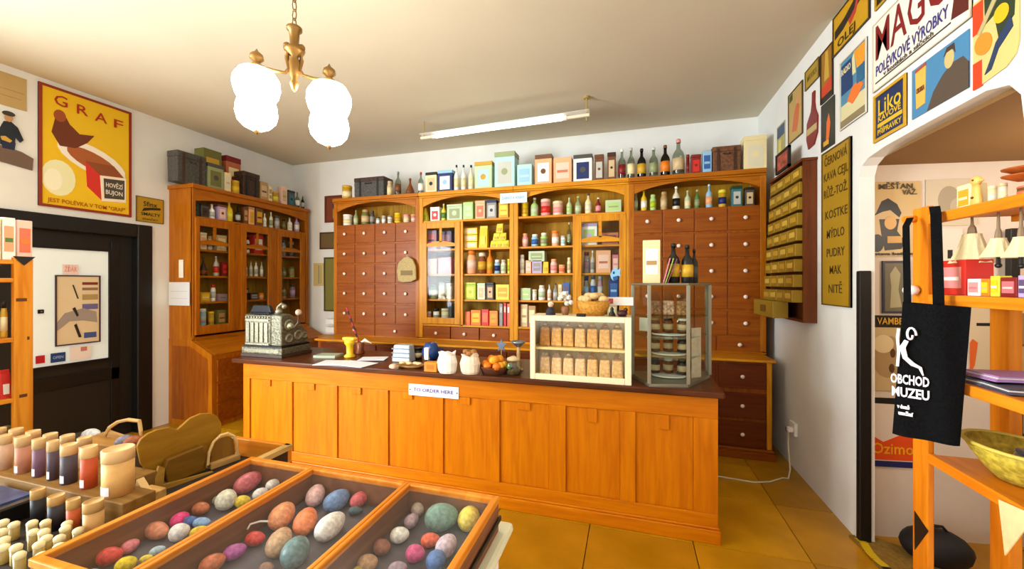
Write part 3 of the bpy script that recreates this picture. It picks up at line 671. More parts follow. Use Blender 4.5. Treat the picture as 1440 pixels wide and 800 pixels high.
for i, (cx, lv) in enumerate(((693, 0), (701.5, 0), (710, 0), (697, 1), (706, 1), (701.5, 2))):
    q = onV(cx, 345, FV+.07); hh = .11
    t = thing('packet', 'lemon yellow packet %s of the packet pyramid' % ('at the left foot', 'at the centre foot', 'at the right foot', 'middle tier left', 'middle tier right', 'at the peak')[i], 'packet', (q[0], FV+.12, SH[1]+lv*hh*.8), 0, 'pyramid of yellow packets')
    good('pkt', .082, hh*(.8 if lv < 2 else 1.0), .07, 'lemon', 'gold', 'lemon', t)
row('V', FV, SH[2], 'on the second open shelf', 'jars on the left second open shelf', '''
jar 653 668 352 peach lpink orange | peach jar with orange lid
jar 670 682 355 amber gold ivory | amber jar
bot 683 692 350 orange gold orange | orange bottle
jar 694 702 365 lblue navy white | pale blue jar
jar 703 711 365 ivory pgreen lgrey | ivory jar
can 713 717 364 lemon lime lemon | thin lemon tin
''', back=.05)
row('V', FV, SH[3], 'on the third open shelf', 'tins on the left third open shelf', '''
tin 653 669 397 lime lemon lime | lime tin
tin 671 682 398 ivory beige pgreen | ivory tin
tin 684 694 397 dgrey peach black | dark tin
box 697 716 400 lemon gold lemon | yellow carton
''', back=.05)
row('V', FV, SH[4], 'on the lowest open shelf', 'boxes and books on the left lowest open shelf', '''
box 653 661 438 coral orange orange | red orange carton
box 662 676 436 orange yellow orange | bright orange carton
box 677 687 435 red coral orange | scarlet carton
box 688 700 437 orange gold orange | amber orange carton
book 702 707 427 grey lgrey white | grey book
book 708 712 426 red lpink white | thin red book
book 713 717 427 coral white white | coral book
''', back=.05)
row('V', FV, SH[1], 'on right hand top shelf', 'jars on the right top open shelf', '''
jar 733 742 328 pink lpink peach | pink jar
jar 746 756 329 lblue blue white | small blue jar
jar 759 769 327 lgreen sage white | light green jar
can 775 785 324 peach white orange | peach pot
can 788 795 331 white aqua lgrey | small white pot
gbot 797 803 312 clear sage lgrey | tall clear bottle
''', back=.05)
row('V', FV, SH[2], 'on right hand second shelf', 'boxes on the right second open shelf', '''
jar 730 737 358 white ivory white | white jar
box 739 747 366 peach lpink peach | narrow peach carton
box 748 762 366 lilac grey lilac | lilac grey carton
box@.135 743 766 353 pgreen sage pgreen | wide mint carton
pkt 763 771 368 yellow gold lemon | small yellow packet
jar 773 783 364 lpink pink peach | rosy jar
can 785 794 372 peach coral peach | low peach pot
jar 797 803 362 cream beige cream | cream jar
''', back=.05)
row('V', FV, SH[3], 'on right hand third shelf', 'boxes on the right third open shelf', '''
box 732 746 405 pgreen lgreen cream | pale green carton
can 748 754 407 ivory white ivory | ivory pot
jar 756 766 401 white pgreen ivory | white jar with green label
bot 769 775 400 white lpink lgrey | thin white bottle
bot 777 784 398 grey lgrey dgrey | grey bottle
box 785 790 400 cream beige cream | narrow cream carton
box 792 801 397 blue purple lblue | blue and purple carton
''', back=.05)
row('V', FV, SH[4], 'on right hand lowest shelf', 'cartons on the right lowest open shelf', '''
box 732 742 428 beige cream tan | tall beige carton
box 743 753 430 tan cream beige | tan carton
''', back=.05)
row('V', FV, SH[1]+.0, 'behind the left cabinet glass top', 'packs behind the glass by the cloth bag', '''
box 598 614 324 mauve rose purple | mauve carton
box 619 635 325 purple mauve rose | plum carton
''', back=.06)
row('V', FV, SH[2], 'behind the left cabinet glass', 'packs behind the glass by the cloth bag', '''
box 599 614 364 beige peach tan | beige carton
box 616 635 362 rose pink mauve | dusty pink carton
''', back=.06)
row('V', FV, SH[3], 'behind the left cabinet glass', 'packs behind the glass by the cloth bag', '''
jar 600 613 399 sage ivory grey | sage jar
can 615 624 397 ivory cream lgrey | ivory tin
can 626 635 398 cream beige ivory | cream tin
''', back=.06)
row('V', FV, SH[4], 'behind the left cabinet glass bottom', 'packs behind the glass by the cloth bag', '''
can 599 605 438 pink red white | small pink tin
can 607 616 434 white grey black | small white tin
can 618 630 434 cream lgrey ivory | squat cream tin
book 631 635 428 black black black | thin black book
''', back=.06)
row('V', FV, SH[1], 'behind the right cabinet glass top', 'packs behind the glass with blue tag', '''
tin 817 840 314 white lgreen lilac | white and lilac tin
box 846 870 327 terra brown tan | rust brown carton
''', back=.06)
row('V', FV, SH[2], 'behind the right cabinet glass', 'packs behind the glass with blue tag', '''
jar 820 829 354 grey mauve dred | grey jar
bot 830 836 352 lgrey grey white | light grey bottle
box 838 859 352 peach lpink terra | large peach carton
box 861 870 358 rose lpink pink | rose carton
''', back=.06)
row('V', FV, SH[3], 'behind the right cabinet glass', 'packs behind the glass with blue tag', '''
jar 820 828 388 grey lblue navy | slate jar
jar 830 838 386 lgrey blue dgrey | pale slate jar
jar 840 848 388 mauve lgrey grey | mauve jar
box 856 870 392 navy blue lblue | navy carton
''', back=.06)
row('V', FV, SH[4], 'low behind the right cabinet glass', 'packs behind the glass with blue tag', '''
box 820 836 425 tan cream tan | tan box
jar 840 850 426 amber cream gold | small amber jar
box 854 868 424 beige cream tan | beige box
''', back=.06)
# signs on the back cabinets
q = onV(703, 268, FV-.04); q1 = onV(741, 283, FV-.04)
sheet(frame_of('V', q[0], q1[2]-.01, FV-.036), q1[0]-q[0], .115, '#cfe0e8', 'pale blue white paper sign on the cornice where the middle cabinets meet', 'sign', 'sign', t=.002, texts=[('DÁRKY A KNIHY', .5, .5, .3, .85, '#7f9cb8')])
q = onV(858, 376, FV-.013); q1 = onV(873, 395, FV-.013)
sheet(frame_of('V', q[0], q1[2], FV-.014), q1[0]-q[0], q[2]-q1[2], '#8cc4e4', 'light blue fish shaped paper stuck on the right glazed door', 'paper', 'paper_cutout', t=.002,
  outline=[(0, .45), (.2, .8), (.5, 1), (.75, .8), (1, .95), (.92, .55), (1, .3), (.7, .4), (.72, .1), (.3, 0), (.1, .2)], shapes=[('printed_eye', '#1c3a6c', ('e', .35, .6, .1, .1)), ('printed_tail', '#2a5a98', [(.3, 0), (.72, .1), (.7, .38), (.25, .3)])])
# cloth bag hanging from a drawer knob
k0, k1 = onV(559, 397, FV-.045), onV(587, 357, FV-.045)
bg = thing('cloth_bag', 'small beige cloth drawstring bag hanging from a drawer knob', 'bag', ((k0[0]+k1[0])/2, FV-.045, k0[2]))
hh = k1[2]-k0[2]; ww = k1[0]-k0[0]
MB().prism([(-ww*.44, hh*.06), (-ww*.2, hh*.0), (ww*.2, hh*.02), (ww*.46, hh*.1), (ww*.44, hh*.55), (ww*.3, hh*.8), (ww*.08, hh*.9), (-ww*.15, hh*.88), (-ww*.42, hh*.7), (-ww*.5, hh*.4)], -.018, .012).build('bag_body', mat('#b09866', .9, vary=.2, scale=60, bump=.4), bg, bev=.008)
B(-ww*.3, ww*.3, -.0195, -.017, hh*.25, hh*.42).build('printed_label', mat('#7c6840', .8), bg)
MB().tube([(-.01, 0, hh*.86), (0, -.01, hh), (.01, 0, hh*.86)], .003, 6).build('cord', mat('#d8c8a0', .8), bg)

# ------------------------------------------------------------------ left cabinet along the left wall
LF = -4.64
v0, v1 = 3.222, 4.885
WZ, WY = wood('#985004', '#b0680a', 'z'), wood('#985004', '#b0680a', 'y')
lc = thing('display_cabinet', 'orange wooden display cabinet with three glazed doors along the side wall by the black door', 'cabinet', (LW, v0, 0))
def LL(mb, name, m, parent=lc, **k):
    mb.v = [(a-LW, b-v0, c) for a, b, c in mb.v]; return mb.build(name, m, parent, **k)
LL(B(LW+.003, LF, v0, v0+.025, .95, TOPZ-.04), 'side_panel', WZ, bev=.003); LL(B(LW+.003, LF, v1-.025, v1, .95, TOPZ-.04), 'side_panel', WZ)
LL(B(LW+.003, LW+.02, v0+.025, v1-.025, .95, TOPZ-.04), 'back_panel', BACKW)
LL(B(LW+.003, LF, v0, v1, TOPZ-.04, TOPZ-.004), 'top_board', WY)
LL(B(LW+.003, LF+.035, v0-.02, v1+.005, TOPZ-.045, TOPZ), 'cornice', WY, bev=.006)
LL(MB().prism([(y, z) for y, z in arch_poly(v0+.03, v1-.03, 2.50, 2.57, TOPZ-.045)], LF-.02, LF, 'yz'), 'arched_fascia', WY)
LL(B(LW+.02, LF-.005, v0+.025, v1-.025, 2.305, 2.33), 'shelf', WY)
LL(B(LF-.02, LF+.004, v0, v0+.035, .98, TOPZ-.045), 'stile', WZ, bev=.003); LL(B(LF-.02, LF+.004, v1-.06, v1, .98, TOPZ-.045), 'stile', WZ, bev=.003)
LSH = [1.965, 1.665, 1.365, 1.08]
for z in LSH: LL(B(LW+.02, LF-.03, v0+.025, v1-.025, z-.022, z), 'shelf', WY)
for a, b in ((3.69, 3.80), (4.215, 4.34)): LL(B(LF-.02, LF+.002, a, b, 1.0, 2.30), 'stile', WZ)
for (a, b), (g0, g1) in (((3.245, 3.70), (3.292, 3.632)), ((3.79, 4.235), (3.86, 4.172)), ((4.325, 4.80), (4.39, 4.712))):
    d = LL(B(LF, LF+.022, a, g0, 1.0, 2.31).box(LF, LF+.022, g1, b, 1.0, 2.31).box(LF, LF+.022, g0, g1, 1.0, 1.10).box(LF, LF+.022, g0, g1, 2.225, 2.31), 'door', WZ, bev=.004)
    ym = (g0+g1)/2
    pts = [(g0, 2.02), (g1, 2.02), (g1, 2.05)]+[(g1-(g1-g0)*t/10, 2.05+.03*math.sin(math.pi*t/10)) for t in range(1, 10)]+[(g0, 2.05)]
    LL(MB().prism(pts, LF+.006, LF+.018, 'yz').box(LF+.006, LF+.018, ym-.015, ym+.015, 2.07, 2.225), 'glazing_bar', WY, d)
    LL(MB().quad((LF+.011, g0, 1.1), (LF+.011, g1, 1.1), (LF+.011, g1, 2.225), (LF+.011, g0, 2.225)), 'pane', glass('#f2f6f4', .02, key='cab'), d)
# deeper lower part with its sloping end
BFX = -4.343
LL(MB().prism([(LW+.003, 0), (LW+.003, .955), (LF-.03, .955), (BFX, .80), (BFX, 0)], v0-.004, v0+.03, 'xz'), 'base_side', WZ, bev=.003)
LL(MB().prism([(LW+.06, .06), (LW+.06, .88), (LF-.03, .88), (BFX-.06, .75), (BFX-.06, .06)], v0-.010, v0-.003, 'xz'), 'side_panel_field', DZ, bev=.003)
LL(MB().prism([(LF-.05, .935), (LF-.03, .955), (BFX+.01, .80), (BFX, .78)], v0+.03, v1, 'xz'), 'sloping_top', WY)
LL(B(LW+.003, LF+.01, v0+.03, v1, .94, .975), 'base_board', WY)
LL(B(BFX-.02, BFX, v0+.03, v1, .0, .79), 'base_front', WZ)
for i in range(4):
    a = v0+.05+i*.405
    for z0, z1 in ((.5, .74), (.27, .48), (.06, .25)):
        d = LL(B(BFX, BFX+.014, a, a+.385, z0, z1), 'drawer', DX, bev=.004); 
nt = sheet(frame_of('V', -5.0+.02, 1.33, v0-.012), .32, .26, '#d6d8dc', 'white paper notice pinned across the end of the side wall cabinet', 'paper', 'notice', t=.002, shapes=[('printed_rule', '#b8bcc4', ('r', .1, .9, .3, .32)), ('printed_rule', '#b8bcc4', ('r', .1, .9, .6, .62))])
sheet(frame_of('V', -4.83, 1.64, v0-.008), .07, .20, '#e8e2d4', 'narrow white card standing on the cabinet end above the paper notice', 'card', 'card', t=.002)
row('U+', LF, TOPZ, 'on the side wall cabinet', 'boxes on top of the side wall cabinet', '''
trunk 249 290 216 dgrey dgrey dbrown | big dark tin trunk
tin 292 315 231 sage olive dgrey | grey green tin
box* 286 312 211 olive gold mustard | olive carton
box 316 325 243 cream ivory beige | short cream carton
tin* 318 339 221 terra cream dred | rust tin with cream label
can 328 341 254 gold yellow gold | golden tin
trunk 342 365 243 dbrown dbrown black | small dark chest
box 366 377 256 tan beige brown | tan carton
box 378 383 262 cream tan cream | slim cream carton
can 385 395 270 mustard lemon gold | low mustard tin
box 396 404 263 lpink beige tan | fawn carton
tin 405 415 268 dgrey teal black | slate tin
gbot 417 424 270 clear white grey | pale glass bottle
gbot 425 430 275 dgrey lgrey grey | smoky bottle
''', back=.02, maxd=.15)
row('U+', LF, 2.33, 'under the side cabinet arch', 'goods under the side cabinet arch', '''
tin 271 281 284 black dgreen black | black tin
tin 283 294 287 dgrey dbrown black | dark brown tin
bot 296 305 287 white lgrey lpink | white bottle
tin 307 319 288 lilac lpink brown | lilac tin
bot 320 331 283 yellow lemon white | yellow bottle with white cap
bot 333 341 290 black lgrey black | black bottle
box 343 349 291 brown tan brown | narrow brown carton
tin 350 358 291 peach gold tan | peach tin
box 360 370 293 brown gold dred | red brown carton
bot 371 377 300 white ivory white | white flask
bot 380 386 298 ivory sage cream | ivory flask
jar 388 396 303 grey lgrey dgrey | grey jar
jar 398 404 308 brown olive black | brown jar
bot 406 414 306 white ivory lgrey | chalk white bottle
bot 416 424 305 lilac white lilac | lilac bottle
''', back=.03, maxd=.12)
row('U+', LF, LSH[0], 'in first side door top', 'goods behind the first side cabinet door', '''
tin 282 291 327 cream peach ivory | cream tin
jar 293 302 332 beige grey tan | beige jar
box 305 319 331 beige cream tan | wide beige carton
''', back=.04, maxd=.12)
row('U+', LF, LSH[1], 'in first side door', 'goods behind the first side cabinet door', '''
flask 283 297 361 dbrown amber dbrown | dark decanter
bot 302 311 360 lgrey red lgrey | silver bottle with red label
box 313 320 368 dred red dred | dark red carton
''', back=.04, maxd=.12)
row('U+', LF, LSH[2], 'in first side door', 'goods behind the first side cabinet door', '''
box 282 296 411 gold yellow white | gold carton
jar 298 306 400 white lgrey red | small white jar
box 307 320 413 mauve grey purple | mauve carton
''', back=.04, maxd=.12)
row('U+', LF, LSH[3], 'in first side door bottom', 'goods behind the first side cabinet door', '''
can 283 293 434 lblue lgrey white | pale blue tin
can 295 304 438 mustard gold yellow | mustard tin
box 306 318 436 olive tan brown | olive carton
''', back=.04, maxd=.12)
row('U+', LF, LSH[0], 'in second side door top', 'goods behind the second side cabinet door', '''
jar 345 354 333 white dgrey black | white pot
box 357 371 331 red white pink | red and white carton
''', back=.04, maxd=.12)
row('U+', LF, LSH[1], 'in second side door', 'goods behind the second side cabinet door', '''
bot 344 350 368 white lgrey tan | first slim white bottle
bot 352 357 367 ivory lgrey tan | slim ivory bottle
bot 359 365 367 white lgrey grey | slim chalky bottle
bot 367 372 368 lgrey white tan | slim grey bottle
''', back=.04, maxd=.12)
row('U+', LF, LSH[2], 'in second side door', 'goods behind the second side cabinet door', '''
book 345 350 405 black grey black | black book
box 352 364 412 dbrown grey black | dark carton
can 366 374 412 orange peach orange | orange pot
''', back=.04, maxd=.12)
row('U+', LF, LSH[0], 'in third side door top', 'goods behind the third side cabinet door', '''
jar 396 405 337 grey lgrey dgrey | grey jar
can 408 416 340 dgrey grey grey | dark grey tin
''', back=.04, maxd=.12)
row('U+', LF, LSH[1], 'in third side door', 'goods behind the third side cabinet door', '''
jar 398 405 376 olive sage olive | olive jar
can 409 417 375 sage tan olive | sage tin
''', back=.04, maxd=.12)
row('U+', LF, LSH[2], 'in third side door', 'goods behind the third side cabinet door', '''
jar 398 405 404 tan olive brown | tan jar
jar 410 418 400 mauve lilac dgrey | mauve jar
''', back=.04, maxd=.12)

# ------------------------------------------------------------------ the shop counter
CF, CTZ = 2.67, .93
cx0, cx1 = -3.235, .511
ct = thing('shop_counter', 'long orange wooden shop counter with eight recessed front panels', 'counter', (-1.4, CF, 0))
def CL(mb, name, m, parent=ct, **k):
    mb.v = [(a+1.4, b-CF, c) for a, b, c in mb.v]; return mb.build(name, m, parent, **k)
CW = wood('#b86200', '#cc7600', 'z', .35); CWX = wood('#b86200', '#cc7600', 'x', .35)
PN = [(-3.165, -2.80), (-2.705, -2.345), (-2.255, -1.90), (-1.785, -1.455), (-1.32, -.985), (-.882, -.529), (-.415, -.062), (.033, .375)]
CL(B(cx0, cx1, CF+.015, CF+.035, .05, .885), 'front_board', CW)
xs = [cx0]+[v for p_ in PN for v in p_]+[cx1]
for i in range(0, len(xs), 2): CL(B(xs[i], xs[i+1], CF, CF+.016, .175, .755), 'stile', CW, bev=.003)
CL(B(cx0, cx1, CF, CF+.016, .755, .89), 'top_rail', CWX, bev=.003)
CL(B(cx0, cx1, CF, CF+.016, .10, .175), 'bottom_rail', CWX, bev=.003)
for i, (a, b) in enumerate(PN):
    pn = CL(B(a+.004, b-.004, CF+.0125, CF+.0155, .179, .751), 'panel', CW)
    m = (a+b)/2; bw = .03 if i > 5 else .045
    CL(B(m-bw, m+bw, CF+.001, CF+.010, .66 if i > 5 else .70, .753), 'panel_block', CW, pn, bev=.003)
CL(B(cx0-.012, cx1+.012, CF-.018, CF+.03, 0, .085).box(cx0-.006, cx1+.006, CF-.010, CF+.03, .085, .10), 'plinth', CWX, bev=.006)
CL(B(cx0, cx0+.02, CF+.035, 3.26, 0, .885), 'end_panel', CW); CL(B(cx1-.02, cx1, CF+.035, 3.26, 0, .885), 'end_panel', CW)
CL(B(cx0+.02, cx1-.02, 3.24, 3.26, .05, .885), 'back_board', CW)
CL(B(-3.31, .54, CF-.05, 3.31, .89, CTZ), 'worktop', DARKTOP, bev=.01, label='dark brown polished worktop')
q, q1 = onV(575, 540, CF-.004), onV(645, 563, CF-.004)
s = sheet(frame_of('V', q[0], .738, CF-.004), q1[0]-q[0], .085, '#efeee8', 'white paper sign with blue writing pinned to the counter front', 'sign', 'sign', t=.0025, texts=[('TO ORDER HERE', .5, .5, .3, .8, '#4a4a98')])
for a in (.03, .97): MB().cyl((a*(q1[0]-q[0]), .0425, .002), .005, .004, 8).build('pin', BLACK, s)

# cash register
rx, ry = -3.09, 2.72
rg = thing('cash_register', 'ornate old silver cash register at the far end of the counter', 'cash register', (rx, ry, CTZ), R(0))
RM = mat('#6c6856', .42, .6, vary=.45, scale=55, bump=.8); RM2 = mat('#8a8672', .4, .65, vary=.3, scale=80, bump=.6)
MB().box(-.235, .225, .0, .34, 0, .028).build('foot', mat('#3a2418', .5), rg, bev=.004)
MB().box(-.23, .22, .004, .335, .028, .085).build('cash_drawer', RM, rg, bev=.006)
MB().box(-.2, .19, .0, .01, .04, .072).build('drawer_relief', RM2, rg, bev=.004)
B(-.22, .21, .012, .33, .085, .098).build('black_band', BLACK, rg)
MB().box(-.215, .08, .02, .16, .098, .37).build('back_case', RM, rg, bev=.012)
rl = MB()
for i in range(5): rl.box(-.19+i*.052, -.155+i*.052, .012, .022, .13, .30)
rl.box(-.2, .065, .012, .022, .315, .33).box(-.2, .065, .012, .022, .105, .12)
for i in range(9): rl.ball((-.19+i*.031, .014, .348), .010, .006, .010, 8, 5)
rl.build('relief_ornament', RM2, rg, smooth=False)
# side profile, curving down to the keys
prof = [(.02, .098), (.02, .37), (.09, .385), (.15, .36), (.20, .30), (.26, .26), (.31, .20), (.325, .14), (.325, .098)]
MB().prism(prof, .08, .20, 'yz').build('side_case', RM, rg, bev=.012)
MB().prism([(y*.98+.004, z) for y, z in prof], -.215, .08, 'yz').build('key_case', RM, rg, bev=.01)
sr = MB()
for cy, cz, r in ((.10, .28, .055), (.20, .18, .05), (.27, .17, .035), (.10, .16, .045)): sr.lathe([(r, 0), (r*.9, .008), (r*.55, .012), (r*.5, .005), (0, .014)], (.20, cy, cz), 14, 'x')
sr.build('scroll_relief', RM2, rg, smooth=True)
kk = MB()
for i in range(6):
    for j in range(3): kk.cyl((-.18+i*.055, .225+j*.035, .275-j*.035), .011, .03, 8)
kk.build('key', PORC, rg)
MB().box(-.16, .06, .02, .09, .372, .39).box(-.17, .07, .03, .08, .39, .455, tx=.03, ty=.01).build('price_window', mat('#20242c', .15), rg, bev=.012)
MB().tube([(.10, .06, .37), (.12, .06, .44), (.16, .06, .47), (.19, .06, .45)], .012, 8).ball((.19, .06, .445), .022).ball((.13, .06, .40), .03).build('crest', RM2, rg, smooth=True)
MB().tube([(.205, .14, .25), (.26, .14, .30), (.265, .14, .37)], .007, 8).build('crank_arm', STEEL, rg, smooth=True)
MB().ball((.265, .14, .39), .028).build('crank_handle', mat('#b89a86', .3), rg, smooth=True)
MB().ball((.205, .10, .27), .035).build('bell', mat('#b9c2ae', .25, .8), rg, smooth=True)

# things on the counter
def at(px, py, z=CTZ): return onZ(px, py, z)
def sc(p): return dep(p[0], p[1])/FPX       # metres per pixel at that place
p_ = at(470, 507); u = sc(p_)
t = thing('pen_pot', 'dark holder with a red and black striped stick and white feather beside the cash register', 'holder', (p_[0]+.0, 3.12, CTZ))
MB().lathe([(.035, 0), (.04, .01), (.03, .05), (.035, .1), (.02, .11)], n=12).build('pot', mat('#7a3c14', .4), t, smooth=True)
ps = [(-.02-.145*i/10, .02, .08+.34*i/10) for i in range(11)]
for i in range(10):
    MB().tube([ps[i], ps[i+1]], .008, 6).build('stick_band', mat('#a01c34' if i % 2 else '#1c1418', .5), t)
MB().tube([(0, 0, .1), (.05, .0, .13), (.12, 0, .10)], .012, 6, rr=[.004, .014, .003]).build('feather', WHITE, t)
p_ = at(492, 502); 
t = thing('figurine', 'yellow twisted figurine standing behind the loose papers on the counter', 'figurine', (p_[0], p_[1], CTZ))
MB().lathe([(.045, 0), (.05, .01), (.028, .03), (.03, .1), (.045, .12), (.05, .16), (.03, .165)], n=10).build('figurine_body', mat('#e8b81c', .4), t, smooth=True)
B(-.06, .06, -.03, .03, .15, .175).build('figurine_top', mat('#f0c838', .4), t, bev=.01)
for i, (px, py, ww, dd, rz, lab) in enumerate(((468, 511, .26, .20, 12, 'left white sheet of the loose papers on the counter'), (497, 513, .30, .19, -6, 'front white sheet of the loose papers on the counter'), (523, 506, .22, .16, 20, 'right hand white sheet of the loose papers on the counter'))):
    q = at(px, py); o = B(-ww/2, ww/2, -dd/2, dd/2, 0, .003).build('paper_sheet', mat('#dcdfe6', .6), None, (q[0], q[1]+.02, CTZ+.003*i), R(rz)); tag(o, lab, 'paper')
q = at(455, 503); o = MB().box(-.1, .1, -.07, .07, 0, .02).build('booklet', mat('#9ca38c', .5), None, (q[0], q[1]+.06, CTZ), R(10)); tag(o, 'grey green booklet beside the cash register', 'book')
def blob(name, px, py, label, cat, parts, group=None, rz=0, dv=0):
    q = at(px, py); t = thing(name, label, cat, (q[0], q[1]+dv, CTZ), rz, group); s_ = sc(q)
    for nm, m, mb in parts(s_): mb.build(nm, m, t, smooth=True)
    return t
# small goods left of the white bags
t = thing('gift_pack', 'silver grey plaid wrapped pack standing on the counter', 'pack', at(568, 508)); 
MB().box(-.085, .085, -.05, .05, 0, .14, tx=.012, ty=.01).build('pack_body', mat('#b5b9b8', .35, .3), t, bev=.01)
st = MB()
for z in (.035, .07, .105): st.box(-.083, .083, -.052, -.045, z, z+.01)
st.build('printed_stripe', mat('#6c7684', .4), t)
t = thing('cup', 'black cup with a cream label between the plaid pack and the blue jug', 'cup', at(588, 505)); good('can', .07, .10, .07, 'black', 'cream', 'black', t)
t = thing('jug', 'blue and white striped round jug on the counter', 'jug', at(606, 507))
MB().lathe([(.04, 0), (.07, .04), (.078, .08), (.06, .12), (.045, .15)], n=16).build('jug_body', mat('#20407c', .25), t, smooth=True)
B(-.02, .02, -.082, -.05, .02, .12).build('white_stripe', WHITE, t, bev=.006)
MB().tube([(.07, 0, .11), (.11, 0, .10), (.105, 0, .05), (.07, 0, .04)], .008, 8).build('handle', mat('#20407c', .25), t, smooth=True)
t = thing('tray', 'shallow straw tray with pale cookies in front of the striped jug', 'tray', at(577, 516)); MB().lathe([(.09, 0), (.12, .022), (.125, .022), (.1, .004)], n=18, sy=.6).build('tray_body', mat('#a87a3c', .7), t, smooth=True)
for i, (dx, dy) in enumerate(((-.07, 0), (-.035, .02), (0, -.01), (.04, .01), (.075, 0))):
    q = at(577, 516); o = MB().ball((0, 0, 0), .026, .022, .012, 10, 6).build('cookie', mat('#d8b98a', .7, vary=.2, scale=60), None, (q[0]+dx, q[1]+dy, CTZ+.03), smooth=True); tag(o, 'pale cookie lying in the shallow straw tray', 'cookie', 'cookies in the straw tray')
t = thing('shell', 'small pinkish shell at the counter edge left of the straw tray', 'shell', at(553, 519)); MB().ball((0, 0, .02), .035, .025, .02).build('shell_body', mat('#dfae94', .5, vary=.3, scale=50), t, smooth=True)
t = thing('carton', 'plain bright orange carton at the counter edge beside the white bag', 'box', at(605, 523)); B(-.05, .05, 0, .06, 0, .07).build('box_body', mat('#d8800f', .5), t, bev=.003); B(-.03, .03, -.001, .002, .02, .05).build('label', mat('#b86408', .5), t)
def bagm(px, py, w, h, col, label, fill=None):
    t = thing('paper_bag', label, 'bag', at(px, py))
    mb = MB(); n = 14
    prof = [(w*.40, 0), (w*.48, h*.12), (w*.5, h*.5), (w*.42, h*.85), (w*.46, h)]
    mb.lathe(prof, n=n, sy=.7); 
    mb.v = [(x*(1+.05*math.sin(9*z/h+x*40)), y, z+(random.uniform(-.02, .012) if z > h*.9 else 0)) for x, y, z in mb.v]
    mb.build('bag_body', mat(col, .6, vary=.12, scale=20, bump=.3), t)
    if fill: 
        f2 = MB()
        for i in range(7): a = i*2.4; f2.ball((w*.22*math.cos(a), w*.16*math.sin(a), h*.95+random.uniform(0, .02)), .024, .02, .018, 8, 5)
        f2.build('filling', mat(fill, .7), t)
    return t
bagm(629, 524, .15, .155, '#e9e4dc', 'plump white paper bag beside the orange carton')
bagm(661, 525, .15, .145, '#e4d3bc', 'cream cellophane bag of brown sweets right of the white paper bag', '#a06a34')
FK = 1.25
t = thing('fruit_basket', 'low dark basket heaped with orange fruit between the cellophane bag and glass jar', 'basket', at(695, 525))
MB().lathe([(.085, 0), (.105, .04), (.115, .055), (.105, .05)], n=16, sy=.75).build('basket_body', mat('#5a2c12', .8, bump=.6, scale=90), t, smooth=True)
q = at(695, 525)
for i in range(11):
    a = i*2.4; r = .012+.023*math.sqrt(i)
    o = MB().ball((0, 0, 0), .031, .031, .029, 12, 8).build('orange', mat(('#e08a14', '#d8700c', '#e8a428')[i % 3], .45, bump=.2, scale=120), None, (q[0]+r*math.cos(a), q[1]+.7*r*math.sin(a), CTZ+.06+(.04 if i < 4 else 0)), smooth=True)
    tag(o, 'small orange fruit heaped in the low dark basket', 'fruit', 'fruit in the low dark basket')
t = thing('star', 'silver blue star on a stick above the fruit basket', 'ornament', (at(705, 512)[0], at(705, 512)[1], CTZ))
MB().cyl((0, 0, 0), .003, .12, 6).build('stick', mat('#c8a060', .6), t)
pts = [(.045*(1 if k % 2 == 0 else .45)*math.sin(k*math.pi/5), .15+.055*(1 if k % 2 == 0 else .45)*math.cos(k*math.pi/5)) for k in range(10)]
MB().prism(pts, -.005, .005).build('star_body', mat('#7f90a8', .3, .5), t)
MB().lathe([(.05, 0), (.02, .006), (.004, .01)], n=12).build('foot', mat('#7f90a8', .4), t, smooth=True)
t = thing('jar', 'clear glass jar with green and dark beans right of the fruit basket', 'jar', at(722, 526))
MB().lathe([(.05, 0), (.058, .01), (.058, .085), (.045, .1)], n=16).build('jar_body', glass('#d8e4dc', .12, key='j2'), t, smooth=True)
MB().lathe([(.052, .004), (.054, .03), (.03, .05)], n=14).build('filling', mat('#6a4a24', .8, vary=.6, scale=70), t, smooth=True)
MB().ball((-.02, -.04, .06), .018).build('green_leaf', mat('#4c8a2c', .6), t, smooth=True)
MB().lathe([(.046, .1), (.046, .115), (.01, .13)], n=14).build('lid', mat('#c8b088', .5), t, smooth=True)
t = thing('goblet', 'tall wooden stemmed goblet with pewter bowl beside the cream showcase', 'goblet', at(729, 520))
MB().lathe([(.04, 0), (.035, .01), (.012, .03), (.014, .12), (.012, .17)], n=12).build('stem', mat('#c49a6c', .5), t, smooth=True)
MB().lathe([(.012, .17), (.045, .20), (.06, .215), (.05, .212), (.01, .19)], n=14).build('cup', mat('#8a94a0', .3, .7), t, smooth=True)

# cream framed showcase of gingerbread
sx0, sx1, sv = -.652, .008, 2.632
sh = thing('glass_showcase', 'cream framed glass showcase filled with gingerbread bags on the counter', 'showcase', ((sx0+sx1)/2, sv, CTZ)); W2 = (sx1-sx0)/2; HH = .43; DD = .24
fr = MB().box(-W2, -W2+.035, 0, .02, 0, HH).box(W2-.04, W2, 0, .02, 0, HH).box(-W2+.035, W2-.04, 0, .02, 0, .04).box(-W2+.035, W2-.04, 0, .02, HH-.035, HH); fr.build('front_frame', CREAM, sh, bev=.004)
MB().box(-W2, W2, 0.02, DD, 0, .012).build('bottom', CREAM, sh); MB().box(-W2, W2, .02, DD, HH-.012, HH).build('top', CREAM, sh)
MB().box(-W2, -W2+.012, .02, DD, .012, HH-.012).build('side', CREAM, sh); MB().box(W2-.012, W2, .02, DD, .012, HH-.012).build('side', CREAM, sh)
B(-W2, W2, DD-.008, DD, .012, HH-.012).build('back', mat('#efe0b8', .6), sh)
B(-W2+.012, W2-.012, .03, DD-.01, .20, .215).build('shelf', mat('#e8cf8c', .4), sh)
MB().quad((-W2+.03, .012, .03), (W2-.035, .012, .03), (W2-.035, .012, HH-.03), (-W2+.03, .012, HH-.03)).build('pane', GLASS, sh)
